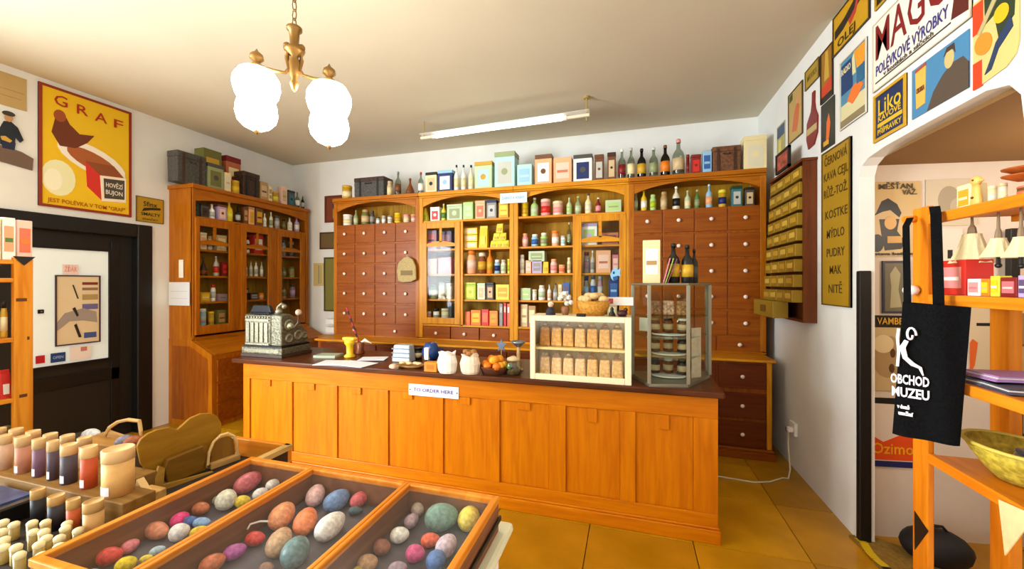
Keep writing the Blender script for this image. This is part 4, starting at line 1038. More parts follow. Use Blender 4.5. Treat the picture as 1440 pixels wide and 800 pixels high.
for lv, z in ((0, CTZ+.014), (1, CTZ+.217)):
    for i in range(7):
        x = sx0+.085+i*.081; hh = .165
        c = random.choice(('#d8a45c', '#e0b474', '#c88c48', '#e8c08a'))
        t = thing('gingerbread_bag', 'clear bag of gingerbread, %s from the left on the %s shelf of the cream showcase' % (ORD[i], ('lower', 'upper')[lv]), 'bag', (x, sv+.10, z), 0, 'gingerbread bags on the %s showcase shelf' % ('lower', 'upper')[lv])
        MB().box(-.037, .037, -.024, .024, 0, .125, tx=.005, ty=.004).build('gingerbread', mat(c, .75, vary=.3, scale=45, bump=.5), t, bev=.008)
        MB().box(-.03, .03, -.02, .02, .123, hh, tx=.018, ty=.014).build('wrapper', glass('#f0e6cc', .18, key='wrap'), t)
        MB().cyl((0, 0, hh-.025), .011, .01, 8).build('ribbon', mat(random.choice(('#c83a2c', '#d8b43c', '#e8e0d0')), .5), t)
tz = CTZ+HH
B(-.03, .03, -.004, .05, 0, .018).build('clip_lamp', BLACK, None, (-.31, sv+.0, tz), bev=.004); tag(COL.objects['clip_lamp'], 'black clip on the top edge of the cream showcase', 'clip')
t = thing('straw_basket', 'straw basket heaped with pastries on top of the cream showcase', 'basket', (-.24, sv+.13, tz))
MB().lathe([(.07, 0), (.1, .05), (.115, .10), (.105, .095), (.09, .04)], n=18, sy=.75).build('basket_body', mat('#c88a2c', .75, vary=.3, scale=70, bump=.8), t, smooth=True)
for i in range(8):
    a = i*2.4; r = .02+.026*math.sqrt(i)
    o = MB().ball((0, 0, 0), .034, .028, .024, 10, 7).build('pastry', mat('#dcb87c', .7, vary=.2, scale=50), None, (-.24+r*math.cos(a), sv+.13+.7*r*math.sin(a), tz+.112+(.02 if i < 4 else 0)), smooth=True)
    tag(o, 'golden pastry heaped in the straw basket on the showcase', 'pastry', 'pastries in the straw basket')
t = thing('doll', 'small dark dressed doll with white bonnet at the far left of the showcase top', 'doll', (-.53, sv+.1, tz)); MB().lathe([(.035, 0), (.03, .03), (.012, .055)], n=12).build('dress', mat('#2c2a38', .8), t, smooth=True); MB().ball((0, 0, .068), .018).build('head', mat('#d8b49a', .6), t, smooth=True); MB().ball((0, .006, .075), .02, .018, .016).build('bonnet', WHITE, t, smooth=True)
t = thing('flower_bunch', 'bunch of pale dried flowers between the doll and the straw basket', 'flowers', (-.43, sv+.12, tz)); MB().lathe([(.02, 0), (.03, .04), (.02, .06)], n=10).build('vase', mat('#8a5a3c', .6), t, smooth=True)
f2 = MB()
for i in range(12): f2.ball((random.uniform(-.05, .05), random.uniform(-.03, .03), random.uniform(.07, .15)), .018, n=8, m=5)
f2.build('flower_head', mat('#dcd2c4', .8, vary=.3, scale=60), t, smooth=True)['kind'] = 'stuff'
t = thing('figurine', 'small black figurine right of the straw basket on the showcase', 'figurine', (-.115, sv+.08, tz)); MB().lathe([(.022, 0), (.02, .02), (.01, .035), (.012, .05), (.0, .065)], n=10).build('figurine_body', BLACK, t, smooth=True); MB().cyl((0, 0, 0), .026, .006, 12).build('foot', mat('#6a4a2c', .6), t)
t = thing('figurine', 'dark red crouching figurine under the white card on the showcase', 'figurine', (-.05, sv+.08, tz)); MB().ball((0, 0, .022), .034, .024, .022).ball((.022, -.005, .045), .014).build('figurine_body', mat('#3c1418', .5), t, smooth=True); MB().cyl((0, 0, 0), .03, .004, 12).build('foot', BLACK, t)
t = thing('price_card', 'white card on a wire stand at the corner of the cream showcase', 'card', (-.065, sv+.16, tz)); MB().cyl((0, 0, 0), .002, .09, 6).cyl((0, 0, 0), .02, .003, 10).build('stand', STEEL, t); B(-.085, .085, -.003, .0, .07, .125).build('card_face', mat('#e8dcd8', .5), t)
B(-.075, -.045, -.004, -.003, .08, .115).build('printed_mark', mat('#c04a4a', .5), t)

# faceted metal showcase
P4 = [at(913, 544), at(968, 545), at(998, 531), at(890, 530)]
bk1, bk2 = Vector(at(998, 531)[:2])+Vector((.0, .12)), Vector(at(890, 530)[:2])+Vector((.0, .10))
base = [Vector(P4[0][:2]), Vector(P4[1][:2]), Vector(P4[2][:2]), bk1, bk2, Vector(P4[3][:2])]
cen = sum(base, Vector((0, 0)))/6
ms = thing('metal_showcase', 'tall faceted metal and glass showcase with three shelves on the counter', 'showcase', (cen.x, cen.y, CTZ)); MH = onV(940, 398, P4[0][1])[2]-CTZ
MF = mat('#8a8472', .4, .6); bl = [b-cen for b in base]
MB().prism([tuple(b) for b in bl], 0, .02, 'xy').build('bottom', MF, ms); MB().prism([tuple(b*1.03) for b in bl], MH-.014, MH, 'xy').build('top', MF, ms, bev=.003)
for i, b in enumerate(bl): B(b.x-.011, b.x+.011, b.y-.008, b.y+.008, .02, MH-.014).build('post', MF, ms, bev=.002)
for i in range(6):
    a, b = bl[i], bl[(i+1) % 6]
    MB().quad((a.x, a.y, .02), (b.x, b.y, .02), (b.x, b.y, MH-.014), (a.x, a.y, MH-.014)).build('pane', glass('#f0f6f0', .01, key='met'), ms)
LV = [.022, .17, .30, .43]
for z in LV[1:]: MB().prism([tuple(b*.93) for b in bl], z-.005, z, 'xy').build('shelf', glass('#eaf4f0', .05, key='sh'), ms)
NM = ('lowest', 'second', 'third', 'top')
for li, z in enumerate(LV):
    if li < 3:
        o = MB().lathe([(.06, 0), (.095, .004), (.1, .012), (.09, .006)], n=20, sx=1.1, sy=.7).build('lace_doily', WHITE, None, (cen.x-.01, cen.y-.03, CTZ+z+.001), smooth=True)
        o.data.materials[0] = WHITE; tag(o, 'white lace doily on the %s shelf of the metal showcase' % NM[li], 'doily')
    for i in range(3):
        x = cen.x-.095+i*.088; y = cen.y+(.045 if i == 1 else .02)
        if li == 3:
            t = thing('nut_bag', LMR[i]+' cellophane bag of brown nuts on the top shelf of the metal showcase', 'bag', (x, y, CTZ+z+.002), 0, 'nut bags in the metal showcase')
            MB().box(-.041, .041, -.03, .03, 0, .10, tx=.003).build('nuts', mat(('#8a5a30', '#c89a78', '#9a6a34')[i], .7, vary=.6, scale=60, bump=.8), t, bev=.01)
            MB().box(-.038, .038, -.024, .024, .10, .155, tx=.02, ty=.015).build('wrapper', glass('#f0e6dc', .2, key='wrap'), t)
        else:
            t = thing('jar', LMR[i]+' dark preserve jar on the %s shelf of the metal showcase' % NM[li], 'jar', (x, y, CTZ+z+.014), 0, 'preserve jars in the metal showcase, %s shelf' % NM[li])
            good('jar', .068, .10, .068, random.choice(('dbrown', 'amber', 'brown')), 'beige', random.choice(('black', 'tan', 'white')), t)
q = onV(897, 455, base[5].y); o = B(-.028, .028, -.002, .0, -.045, .045).build('price_card', WHITE, None, (q[0]+.035, base[5].y-.03, q[2]+.0), rz=R(-25)); tag(o, 'white card taped on the metal showcase side pane', 'card')
tp = CTZ+MH
q_ = Vector(at(985, 538)[:2]); o = B(-.04, .04, -.002, .002, 0, .33).build('menu_card', mat('#c9b8a4', .6, vary=.15, scale=30), None, (q_.x-.02, q_.y+.035, CTZ+.024), rz=R(38)); tag(o, 'tall pale printed card standing inside the metal showcase by its right pane', 'card')
def topat(px): return onV(px, 395, cen.y-.02)
for kind, p0, p1, yt, cs, nm, lab, cat in (('box', 904, 928, 339, ('cream', 'white', 'tan'), 'carton', 'tall cream carton on top of the metal showcase', 'box'),
    ('bot', 938, 956, 343, ('black', 'gold', 'black'), 'bottle', 'dark bottle with yellow label beside the leaning leaflets on the metal showcase', 'bottle'),
    ('bot', 958, 975, 345, ('black', 'gold', 'black'), 'bottle', 'middle dark bottle with yellow label on the metal showcase', 'bottle'),
    ('bot', 972, 983, 350, ('black', 'dgrey', 'black'), 'bottle', 'thin black bottle with grey label, nearest the corner of the metal showcase', 'bottle')):
    a, b = topat(p0), topat(p1); hh = onV(p0, yt, cen.y)[2]-tp
    t = thing(nm, lab, cat, ((a[0]+b[0])/2, cen.y-.02+(.04 if p0 == 972 else 0), tp)); good(kind, (b[0]-a[0]), hh, .07, cs[0], cs[1], cs[2], t)
a = topat(930)
t = thing('leaflets', 'pink and green leaflets leaning against the bottles on the metal showcase', 'leaflet', (a[0]+.01, cen.y-.03, tp))
for i, c in enumerate(('#d07a86', '#9ab04a', '#7a3a4c')):
    o = B(-.003, .003, -.05, .05, 0, .17).build('leaflet', mat(c, .5), t, (.012*i, 0, 0)); o.rotation_euler = (0, R(14+3*i), 0)

# ------------------------------------------------------------------ spice rack on the right wall
ra = thing('spice_rack', 'brown wooden wall rack with rows of small brass labelled drawers', 'rack', (RW, 3.85, 1.30))
rf, y0, y1 = 1.25, 3.50, 4.235
def RL(mb, name, m, parent=ra, **k):
    mb.v = [(a-RW, b-3.85, c-1.30) for a, b, c in mb.v]; return mb.build(name, m, parent, **k)
RWD = wood('#5a2a10', '#6e3818', 'z', .5)
RL(B(rf, RW-.002, y0, y0+.02, 1.30, 2.50), 'side_panel', RWD); RL(B(rf, RW-.002, y1-.02, y1, 1.30, 2.50), 'side_panel', RWD)
RL(B(RW-.012, RW-.002, y0+.02, y1-.02, 1.30, 2.50), 'back_panel', RWD); RL(B(rf-.01, RW-.002, y0-.01, y1+.01, 2.50, 2.52), 'top_board', RWD); RL(B(rf, RW-.002, y0, y1, 1.28, 1.30), 'bottom_board', RWD)
for r_ in range(9):
    z0 = 2.375-r_*.118; pro = .012+.007*r_
    for c_ in range(4):
        a = y0+.025+c_*.171
        d = RL(B(rf-pro, rf+.06, a, a+.165, z0, z0+.095), 'drawer', mat('#9a7a1e', .4, .3), bev=.004)
        RL(B(rf-pro-.002, rf-pro, a+.03, a+.135, z0+.03, z0+.07), 'drawer_label', mat(('#c8a440', '#b88f2a')[(r_+c_) % 2], .5), d)
q = onU(1078, 415, 1.20)
t = thing('wooden_box', 'mustard box jutting out at the foot of the spice rack', 'box', (1.16, 4.2, 1.31)); B(-.03, .085, -.42, .10, -.02, .12).build('box_body', mat('#94741c', .5), t, bev=.005); B(-.032, -.03, -.25, -.1, .02, .08).build('label', mat('#6a4c14', .5), t)
t = thing('framed_picture', 'small dark framed red picture leaning on the spice rack top', 'picture', (1.24, 3.85, 2.522)); 
B(-.02, .0, -.14, .16, 0, .02).box(-.02, 0, -.14, .16, .15, .17).box(-.02, 0, -.14, -.12, 0, .17).box(-.02, 0, .14, .16, 0, .17).build('frame', BLK2, t); B(-.012, -.002, -.12, .14, .02, .15).build('picture_face', mat('#a8503c', .6, vary=.5, scale=20), t)

# wall socket and cord
q = onU(1117, 603, RW-.01)
t = thing('wall_socket', 'white double wall socket low on the side wall beside the cabinets', 'socket', (RW-.02, q[1], q[2])); B(-.01, .018, -.06, .06, -.05, .06).build('socket_plate', WHITE, t, bev=.006)
B(-.05, -.01, -.045, -.005, -.02, .02).build('plug', WHITE, t, bev=.006); B(-.045, -.01, .005, .04, -.035, 0).build('adapter', mat('#6a5a50', .5), t, bev=.005)
c0 = onZ(1100, 672, .006); c1 = onZ(1060, 678, .006); c2 = onZ(1000, 668, .006)
o = MB().tube([(RW-.06, q[1]-.02, q[2]-.02), (RW-.07, q[1]-.05, .2), (RW-.08, q[1]-.12, .05), (RW-.12, q[1]-.2, .008), c0, ((c0[0]+c1[0])/2, (c0[1]+c1[1])/2-.03, .006), c1, c2, (c2[0]-.3, c2[1]+.1, .006)], .006, 6).build('cord', mat('#d8d4b8', .5), smooth=True)
tag(o, 'pale cord running from the wall socket across the tiles behind the counter', 'cord')

# ------------------------------------------------------------------ chandelier
CHX, CHY = None, None
def polar(px, Y): a = (px-PX0)/FPX*Y; return (a*_c-Y*_s, a*_s+Y*_c)
hx, hy = polar(414, 2.0)
def hz(py, Y=2.0): return EYE+(PY0-py)/FPX*Y
chn = thing('chandelier', 'brass chandelier with glowing white glass shades hanging on a chain', 'chandelier', (hx, hy, CH))
def HL(mb, name, m, parent=chn, **k):
    mb.v = [(a-hx, b-hy, c-CH) for a, b, c in mb.v]; return mb.build(name, m, parent, **k)
zb_, zt_ = hz(40), CH
n = int((zt_-zb_)/.045)
for i in range(n):
    z = zb_+(i+.5)*(zt_-zb_)/n; pts = []
    for k in range(9):
        a = 2*math.pi*k/8; s_ = .012*math.cos(a)
        pts.append((hx+(s_ if i % 2 else 0), hy+(0 if i % 2 else s_), z+.029*math.sin(a)))
    HL(MB().tube(pts, .003, 5), 'chain_link', BRASS)
HL(MB().lathe([(.06, 0), (.055, -.03), (.02, -.05)], (hx, hy, CH), 16), 'ceiling_rose', BRASS, smooth=True)
HL(MB().lathe([(.0, hz(130)), (.012, hz(126)), (.022, hz(118)), (.012, hz(112)), (.022, hz(106)), (.028, hz(88)), (.016, hz(80)), (.045, hz(74)), (.05, hz(70)), (.02, hz(64)), (.024, hz(46)), (.036, hz(43)), (.036, hz(39)), (.01, hz(36))], (hx, hy, 0), 16), 'body', BRASS, smooth=True)
EM = mat('#fff4e4', .3, emit=22.0)
def arm(px, Y, dy, sc_=1.0):
    ax, ay = polar(px, Y); z = lambda y: hz(y, Y)
    zc = z(80+dy)
    d = Vector((ax-hx, ay-hy))
    pts = [(hx, hy, hz(88)), (hx+d.x*.25, hy+d.y*.25, hz(104)), (hx+d.x*.55, hy+d.y*.55, (hz(104)+z(95+dy))/2), (hx+d.x*.85, hy+d.y*.85, z(93+dy)), (ax, ay, z(92+dy))]
    am = HL(MB().tube(pts, .008, 8), 'arm', BRASS, smooth=True)
    pts = [(hx+d.x*.12, hy+d.y*.12, hz(100)), (hx+d.x*.2, hy+d.y*.2, hz(84)), (hx+d.x*.2, hy+d.y*.2, hz(70))]
    HL(MB().tube(pts, .011, 8).ball((pts[2][0], pts[2][1], hz(66)), .018), 'arm_scroll', BRASS, am, smooth=True)
    HL(MB().lathe([(.008, z(98+dy)), (.03, z(92+dy)), (.012, z(88+dy)), (.032, z(83+dy)), (.028, z(77+dy)), (.010, z(73+dy)), (.0, z(68+dy))], (ax, ay, 0), 12), 'finial', BRASS, am, smooth=True)
    k = Y/FPX/math.sqrt(1+((px-PX0)/FPX)**2)
    pr = [(12, 97), (26, 101), (34, 112), (35, 122), (32, 133), (27, 141), (30, 150), (31, 160), (28, 170), (20, 178), (8, 183), (0, 184)]
    HL(MB().lathe([(r*k*sc_, z(y+dy)) for r, y in pr], (ax, ay, 0), 20), 'lamp_shade', EM, am, smooth=True, label='glowing white glass shade')
    HL(MB().lathe([(.012, z(183+dy)), (.008, z(187+dy)), (0, z(190+dy))], (ax, ay, 0), 8), 'drop', BRASS, am)
arm(361, 1.95, 0, 1.0); arm(463, 2.05, 21, .92)
# tube light
tu = thing('tube_light', 'hanging fluorescent tube light in front of the back cabinets', 'lamp', (-1.3, 4.0, CH))
def TL(mb, name, m, **k): mb.v = [(a+1.3, b-4.0, c-CH) for a, b, c in mb.v]; return mb.build(name, m, tu, **k)
a, b = (-2.27, 4.04), (-.38, 3.94); tz_ = 3.22
d = Vector((b[0]-a[0], b[1]-a[1]))
def along(t): return (a[0]+d.x*t, a[1]+d.y*t)
for u_ in ((0, .1), (.86, 1)): TL(MB().tube([(*along(u_[0]), tz_), (*along(u_[1]), tz_)], .018, 8), 'carrier_end', mat('#d9cbb0', .5))
q_ = MB()
for k in range(2): u_ = along((-.0, 1.0)[k]); q_.v += [(u_[0], u_[1]-.05, tz_+.03), (u_[0], u_[1]-.03, tz_+.045), (u_[0], u_[1]+.03, tz_+.045), (u_[0], u_[1]+.05, tz_+.03)]
q_.f = [(0, 1, 5, 4), (1, 2, 6, 5), (2, 3, 7, 6), (3, 0, 4, 7)]; TL(q_, 'reflector', WHITE)  # unseen reflector added to push the tube's light down, off the ceiling
TL(MB().tube([(*along(.10), tz_), (*along(.86), tz_)], .021, 12), 'fluorescent_tube', mat('#e4fff2', .3, emit=3.5), label='glowing white tube')
for t_ in (.09, .87): TL(MB().tube([(*along(t_-.012), tz_), (*along(t_+.012), tz_)], .024, 10), 'end_socket', WHITE)
TL(MB().cyl((*along(.985), tz_-.06), .008, CH-tz_+.06, 8).cyl((*along(.985), CH-.02), .03, .02, 12), 'hanger', mat('#a08a50', .5)); TL(MB().cyl((*along(.02), tz_-.02), .006, CH-tz_+.02, 8), 'hanger', mat('#a08a50', .5))

# ------------------------------------------------------------------ display table with the egg case
TZ = .905
ek = thing('display_table', 'low white topped display table under the glazed egg case', 'table', (-.78, .8, 0))
def EL(mb, name, m, parent=ek, **k): mb.v = [(a+.78, b-.8, c) for a, b, c in mb.v]; return mb.build(name, m, parent, **k)
EL(B(-1.262, -.315, .3, 1.085, TZ-.03, TZ), 'table_top', mat('#dcd8b8', .35), bev=.012)
for x in (-1.25, -.40):
    for y in (.34, 1.0): EL(B(x, x+.05, y, y+.05, 0, TZ-.03), 'leg', WHITE)
# egg case
Z1 = 1.0
ex0, ex1, ev0, ev1 = onZ(357, 640, Z1)[0], onZ(703, 697, Z1)[0], .515, onZ(703, 697, Z1)[1]
dv1, dv2 = onZ(441, 656, Z1)[0], onZ(573, 679, Z1)[0]
ec = thing('egg_case', 'flat wooden display case with three glazed lids full of painted eggs', 'display case', ((ex0+ex1)/2, (ev0+ev1)/2, TZ)); eo = ((ex0+ex1)/2, (ev0+ev1)/2, TZ)
def KL(mb, name, m, parent=ec, **k): mb.v = [(a-eo[0], b-eo[1], c-eo[2]) for a, b, c in mb.v]; return mb.build(name, m, parent, **k)
LIDX = wood('#c87018', '#e09030', 'x', .3); LIDY = wood('#c87018', '#e09030', 'y', .3); CB = wood('#6c4028', '#8a5a3c', 'y', .5)
KL(B(ex0+.004, ex1-.004, ev0+.004, ev1-.004, TZ+.001, TZ+.012), 'case_bottom', mat('#5c5862', .9, vary=.2, scale=25))
for a, b, c, d2 in ((ex0+.003, ex0+.015, ev0, ev1), (ex1-.015, ex1-.003, ev0, ev1)): KL(B(a, b, c+.003, d2-.003, TZ+.001, Z1-.018), 'case_side', CB)
KL(B(ex0+.015, ex1-.015, ev1-.015, ev1-.003, TZ+.001, Z1-.018), 'case_back', CB); KL(B(ex0+.015, ex1-.015, ev0+.003, ev0+.015, TZ+.001, Z1-.018), 'case_front', CB)
for x in (dv1, dv2): KL(B(x-.006, x+.006, ev0+.015, ev1-.015, TZ+.012, Z1-.018), 'partition', CB)
KL(B(ex1-.001, ex1+.004, ev0, ev1, TZ+.03, TZ+.042), 'dark_line', BLACK)
edges = [ex0, dv1, dv2, ex1]; fwid = .019
for i in range(3):
    a, b = edges[i]+(.0006 if i else 0), edges[i+1]-.0006
    l_ = KL(B(a, a+fwid*(.6 if i else .9), ev0, ev1, Z1-.018, Z1).box(b-fwid*(.6 if i < 2 else .9), b, ev0, ev1, Z1-.018, Z1).box(a+.01, b-.01, ev1-fwid, ev1, Z1-.018, Z1).box(a+.01, b-.01, ev0, ev0+fwid, Z1-.018, Z1), 'lid', LIDY, bev=.003)
    KL(MB().quad((a+.01, ev0+.01, Z1-.006), (b-.01, ev0+.01, Z1-.006), (b-.01, ev1-.01, Z1-.006), (a+.01, ev1-.01, Z1-.006)), 'pane', glass('#ffffff', .14, key='lid', frough=.22), l_)
EZ = .942
# egg: px, py, length, width, angle in the picture, colour, words
EGGS = '''
349 679 42 25 30 #b8606c 1 | dusty pink speckled long egg
384 678 20 15 20 #e4dcd8 1 | small white egg at the rail
366 690 21 15 25 #d8d4dc 1 | pale lilac white egg
341 701 21 16 10 #e8c838 1 | lemon yellow egg
318 703 22 26 70 #c8c8b8 1 | white egg with green marbling
297 696 13 12 0 #b0b4a4 1 | tiny grey egg
282 711 23 17 0 #b0643c 1 | russet egg
249 726 26 19 30 #d8307c 1 | magenta egg
268 727 20 14 0 #3c5c9c 1 | deep blue egg
284 729 24 14 0 #7ca0cc 1 | sky blue egg
279 740 24 13 20 #dcb428 1 | golden egg under the rail
252 746 28 23 20 #dcdcdc 1 | white lace egg
218 743 31 22 -20 #c07a5c 1 | terracotta egg with a white tip
221 766 21 12 20 #a4bcd0 1 | pale blue egg
179 761 25 17 30 #d07888 1 | rosy egg
153 778 33 23 10 #c84040 1 | crimson egg
177 789 29 21 20 #e8d01c 1 | bright yellow egg
205 776 18 10 20 #d8c84c 1 | small mustard egg
131 799 20 14 0 #c8a8b4 1 | pale mauve egg near the edge
104 795 22 14 10 #b87864 1 | brown pink egg in the corner
444 696 32 24 65 #c8a4a4 2 | pale pink speckled egg
474 704 40 26 32 #6484b0 2 | large denim blue egg
506 699 30 19 35 #c86068 2 | pink and white striped egg
500 712 20 12 0 #3c5058 2 | dark slate egg
393 726 40 31 50 #e09468 2 | peach egg with pink end
430 734 42 30 65 #e07c4c 2 | tall orange egg
465 741 54 31 40 #dcdcd4 2 | longest plain white egg
393 762 44 30 58 #b89878 2 | sandy beige egg
416 778 42 36 60 #5c7c80 2 | teal egg with pale pattern
359 753 27 19 0 #c03c38 2 | red egg with white band
330 771 32 20 20 #a45498 2 | violet egg
296 788 36 24 25 #b86844 2 | burnt orange egg
375 790 20 14 0 #8c6c5c 2 | small umber egg
586 712 16 18 80 #b4a094 3 | small stone beige egg
579 728 22 18 40 #a48c98 3 | small mauve egg
641 714 22 14 0 #5c8080 3 | small sea green egg
621 732 48 36 10 #6c8c80 3 | big green marbled goose egg
660 730 32 30 60 #e0c850 3 | big yellow egg at the case edge
562 749 27 21 10 #dcdcd0 3 | round white egg
605 755 27 19 10 #d86048 3 | coral egg
531 764 23 21 0 #8c5848 3 | maroon and beige egg
584 775 27 23 0 #c05080 3 | raspberry egg
628 766 34 27 50 #c0b0c0 3 | lilac white egg
614 787 28 28 40 #4c70a8 3 | cobalt blue egg
517 788 29 23 10 #a88460 3 | light brown egg
559 793 27 18 10 #9c8898 3 | greyish lilac egg
493 793 20 15 30 #b09838 3 | ochre egg
'''
def bright(h):  # lifts egg colours to paint in the stronger light on the case
    v = [int(h[i:i+2], 16) for i in (1, 3, 5)]; k = min(1.12, 245/max(v)); return '#%02x%02x%02x' % tuple(int(min(255, c*k)) for c in v)
um = MB(); 
nseg, mseg = 16, 12
for j in range(mseg+1):
    th = math.pi*j/mseg; r = max(1e-6, math.sin(th)); z = -math.cos(th)
    r *= (1-.13*z)
    for i in range(nseg): a = 2*math.pi*i/nseg; um.v.append((z, r*math.cos(a), r*math.sin(a)))
for j in range(mseg):
    for i in range(nseg): k = (i+1) % nseg; um.f.append((j*nseg+i, j*nseg+k, (j+1)*nseg+k, (j+1)*nseg+i))
LN = {1: 'under the lid nearest the tubes', 2: 'under the middle lid', 3: 'under the outermost lid'}
for ln in EGGS.strip().splitlines():
    l_, desc = [t.strip() for t in ln.split('|')]; f = l_.split()
    px, py, le, wi, an = map(float, f[:5]); col = f[5]; lid = int(f[6])
    q = onZ(px, py, EZ); s_ = dep(q[0], q[1])/FPX
    a0 = R(an); q2 = onZ(px+10*math.cos(a0), py-10*math.sin(a0), EZ)
    az = math.atan2(q2[1]-q[1], q2[0]-q[0])
    d2 = math.hypot(q2[0]-q[0], q2[1]-q[1])/10
    ra_, rb = min(.048, le/2*(.5*d2+.5*s_)), wi/2*s_
    ra_ = max(ra_, rb)
    x = min(max(q[0], edges[lid-1]+.02+rb), edges[lid]-.02-rb)
    o = bpy.data.objects.new('painted_egg', None)
    me = bpy.data.meshes.new('painted_egg'); me.from_pydata([(a*ra_, b*rb, c*rb) for a, b, c in um.v], [], um.f)
    me.materials.append(mat(bright(col), .4, vary=.3, scale=110)); me.polygons.foreach_set('use_smooth', [True]*len(me.polygons))
    o = bpy.data.objects.new('painted_egg', me); COL.objects.link(o); o.location = (x, q[1], TZ+.012+rb); o.rotation_euler = (0, 0, az)
    tag(o, desc+' '+LN[lid]+' of the case', 'egg', 'painted eggs in the glazed case')
o = MB().tube([onZ(348, 744, .95), onZ(352, 737, .955), onZ(366, 733, .955), onZ(382, 733, .95)], .0025, 6).build('white_ribbon', WHITE, smooth=True); tag(o, 'white ribbon beside the red egg in the middle lid', 'ribbon')

# second table, left: tubes, vials, wooden boards
LT = .88
tb = thing('side_table', 'wooden edged dark table left of the egg case carrying tubes and wooden goods', 'table', (-1.9, 1.0, 0))
def SL(mb, name, m, parent=tb, **k): mb.v = [(a+1.9, b-1.0, c) for a, b, c in mb.v]; return mb.build(name, m, parent, **k)
tr0 = onZ(359, 620, .95); TBK = tr0[1]+.02
SL(B(-2.48, -1.272, .30, TBK, LT-.03, LT), 'table_top', mat('#241a14', .6))
SL(B(-1.56, -1.272, TBK-.02, TBK, LT, .95), 'back_rim', LIDX, bev=.003); SL(B(-1.292, -1.272, 1.10, TBK-.02, LT, .93), 'side_rim', mat('#2c1c12', .5)); SL(B(-1.297, -1.268, 1.08, TBK, .93, .95), 'side_rim_cap', wood('#b08a4c', '#cba868', 'y', .5), bev=.002)
for x in (-2.46, -1.335):
    for y in (.34, TBK-.07): SL(B(x, x+.05, y, y+.05, 0, LT-.03), 'leg', BLK2)
KR = '#d6ab74'
TT = .955
q = onZ(188, 700, TT); rowv = q[1]
st = thing('tube_stand', 'low wooden step carrying the rows of tall cardboard tubes', 'stand', (-2.0, rowv+.12, LT)); MB().prism([(-.46, -.152), (q[0]+2.0+.012, -.152), (q[0]+2.0+.012, -.07), (q[0]+2.0-.13, -.07), (q[0]+2.0-.13, .02), (-.46, .02)], 0, TT-LT, 'xy').build('step_board', wood('#74501e', '#8e6830', 'x', .6), st, bev=.003)
def tube_(px0, px1, ytop, v, z, col, label, lab=True, group='cardboard tubes', cap='#dcb47c'):
    a, b = onV(px0, ytop, v), onV(px1, ytop, v); w_ = (b[0]-a[0]); h = (a[2]+b[2])/2-z; r = (px1-px0)*dep((a[0]+b[0])/2, v)/FPX/math.sqrt(1+(((px0+px1)/2-PX0)/FPX)**2)/2
    t = thing('cardboard_tube', label, 'tube', ((a[0]+b[0])/2, v+r*.2, z), 0, group)
    MB().lathe([(r, 0), (r, h*.75)], n=20).build('tube_body', mat(col, .6, vary=.08, scale=40), t, smooth=True)
    MB().lathe([(r*1.03, h*.74), (r*1.03, h*.985), (r*.98, h), (r*.9, h), (r*.88, h*.97), (0, h*.97)], n=20).build('cap', mat(cap, .6), t, smooth=True)
    if lab: 
        mb = MB(); 
        for k in range(4):
            a0 = R(-125+k*16); a1 = R(-125+(k+1)*16); rr = r*1.02
            mb.quad((rr*math.cos(a0), rr*math.sin(a0), h*.05), (rr*math.cos(a1), rr*math.sin(a1), h*.05), (rr*math.cos(a1), rr*math.sin(a1), h*.24), (rr*math.cos(a0), rr*math.sin(a0), h*.24))
        mb.build('price_label', mat('#e4e0e4', .5), t)
    return t
for px0, px1, yt, col, lab in ((138, 187, 631, '#d9a862', 'widest plain kraft tube at the end of the front row'), (110, 136, 628, '#b84a20', 'orange red tube beside the widest kraft tube'), (82, 108, 625, '#4a4048', 'charcoal tube left of the orange red tube'),
    (64, 82, 620, '#54404c', 'dark plum tube between charcoal and mauve tubes'), (43, 63, 617, '#7a5468', 'mauve tube between the plum and salmon tubes'), (18, 42, 614, '#c08064', 'salmon brown tube with a pale label'), (-6, 16, 612, '#caa080', 'pale peach tube at the picture edge'),
    (-32, -8, 610, '#7a5468', 'mauve tube outside the frame edge')):
    if px1 > 0: tube_(px0, px1, yt, rowv, TT, col, lab, group='tall cardboard tubes, front row')
for i, (px0, px1, yt) in enumerate(((106, 128, 615), (82, 104, 612), (58, 80, 610), (34, 56, 606), (10, 32, 603), (-10, 8, 602))):
    tube_(px0, px1, yt, rowv+.085, TT, KR, 'kraft tube in the rear row, %s from the wide tube' % ('first', 'second', 'third', 'fourth', 'fifth', 'sixth')[i], False, 'rear row of kraft tubes')
lowv = rowv-.082
for px0, px1, yt, col, lab in ((113, 145, 705, '#c89a5c', 'short wide kraft tube below the widest tube'), (91, 112, 702, '#b85424', 'short orange tube below the orange red tube'), (64, 90, 697, '#2c2a30', 'short black tube below the plum tube'), (40, 63, 688, '#1f1d22', 'short black tube with kraft cap below the mauve tube')):
    tube_(px0, px1, yt, lowv, LT, col, lab, False, 'short cardboard tubes, lower tier', '#bd955a')
# vials with pale caps
VP = []
for r_ in range(5):
    for c_ in range(8):
        px, py = 2+c_*15+r_*2+random.uniform(-3, 3), 731+r_*11+random.uniform(-3, 3)
        h_ = random.uniform(.045, .055); q = onZ(px, py, LT+h_)
        if q[0] > -1.30 or any(math.hypot(q[0]-a[0], q[1]-a[1]) < .0265 for a in VP): continue
        VP.append(q)
        t = thing('vial', 'small glass vial with pale round cap, one of a cluster before the black tubes', 'vial', (q[0], q[1], LT), 0, 'vials with pale caps')
        MB().lathe([(.009, 0), (.0105, .004), (.0105, h_-.012)], n=10).build('vial_body', mat('#a88c4c', .3), t, smooth=True)
        MB().lathe([(.007, h_-.018), (.011, h_-.013), (.0115, h_-.005), (.008, h_-.001), (.003, h_)], n=10).build('cap', mat('#e4d4a6', .5), t, smooth=True)
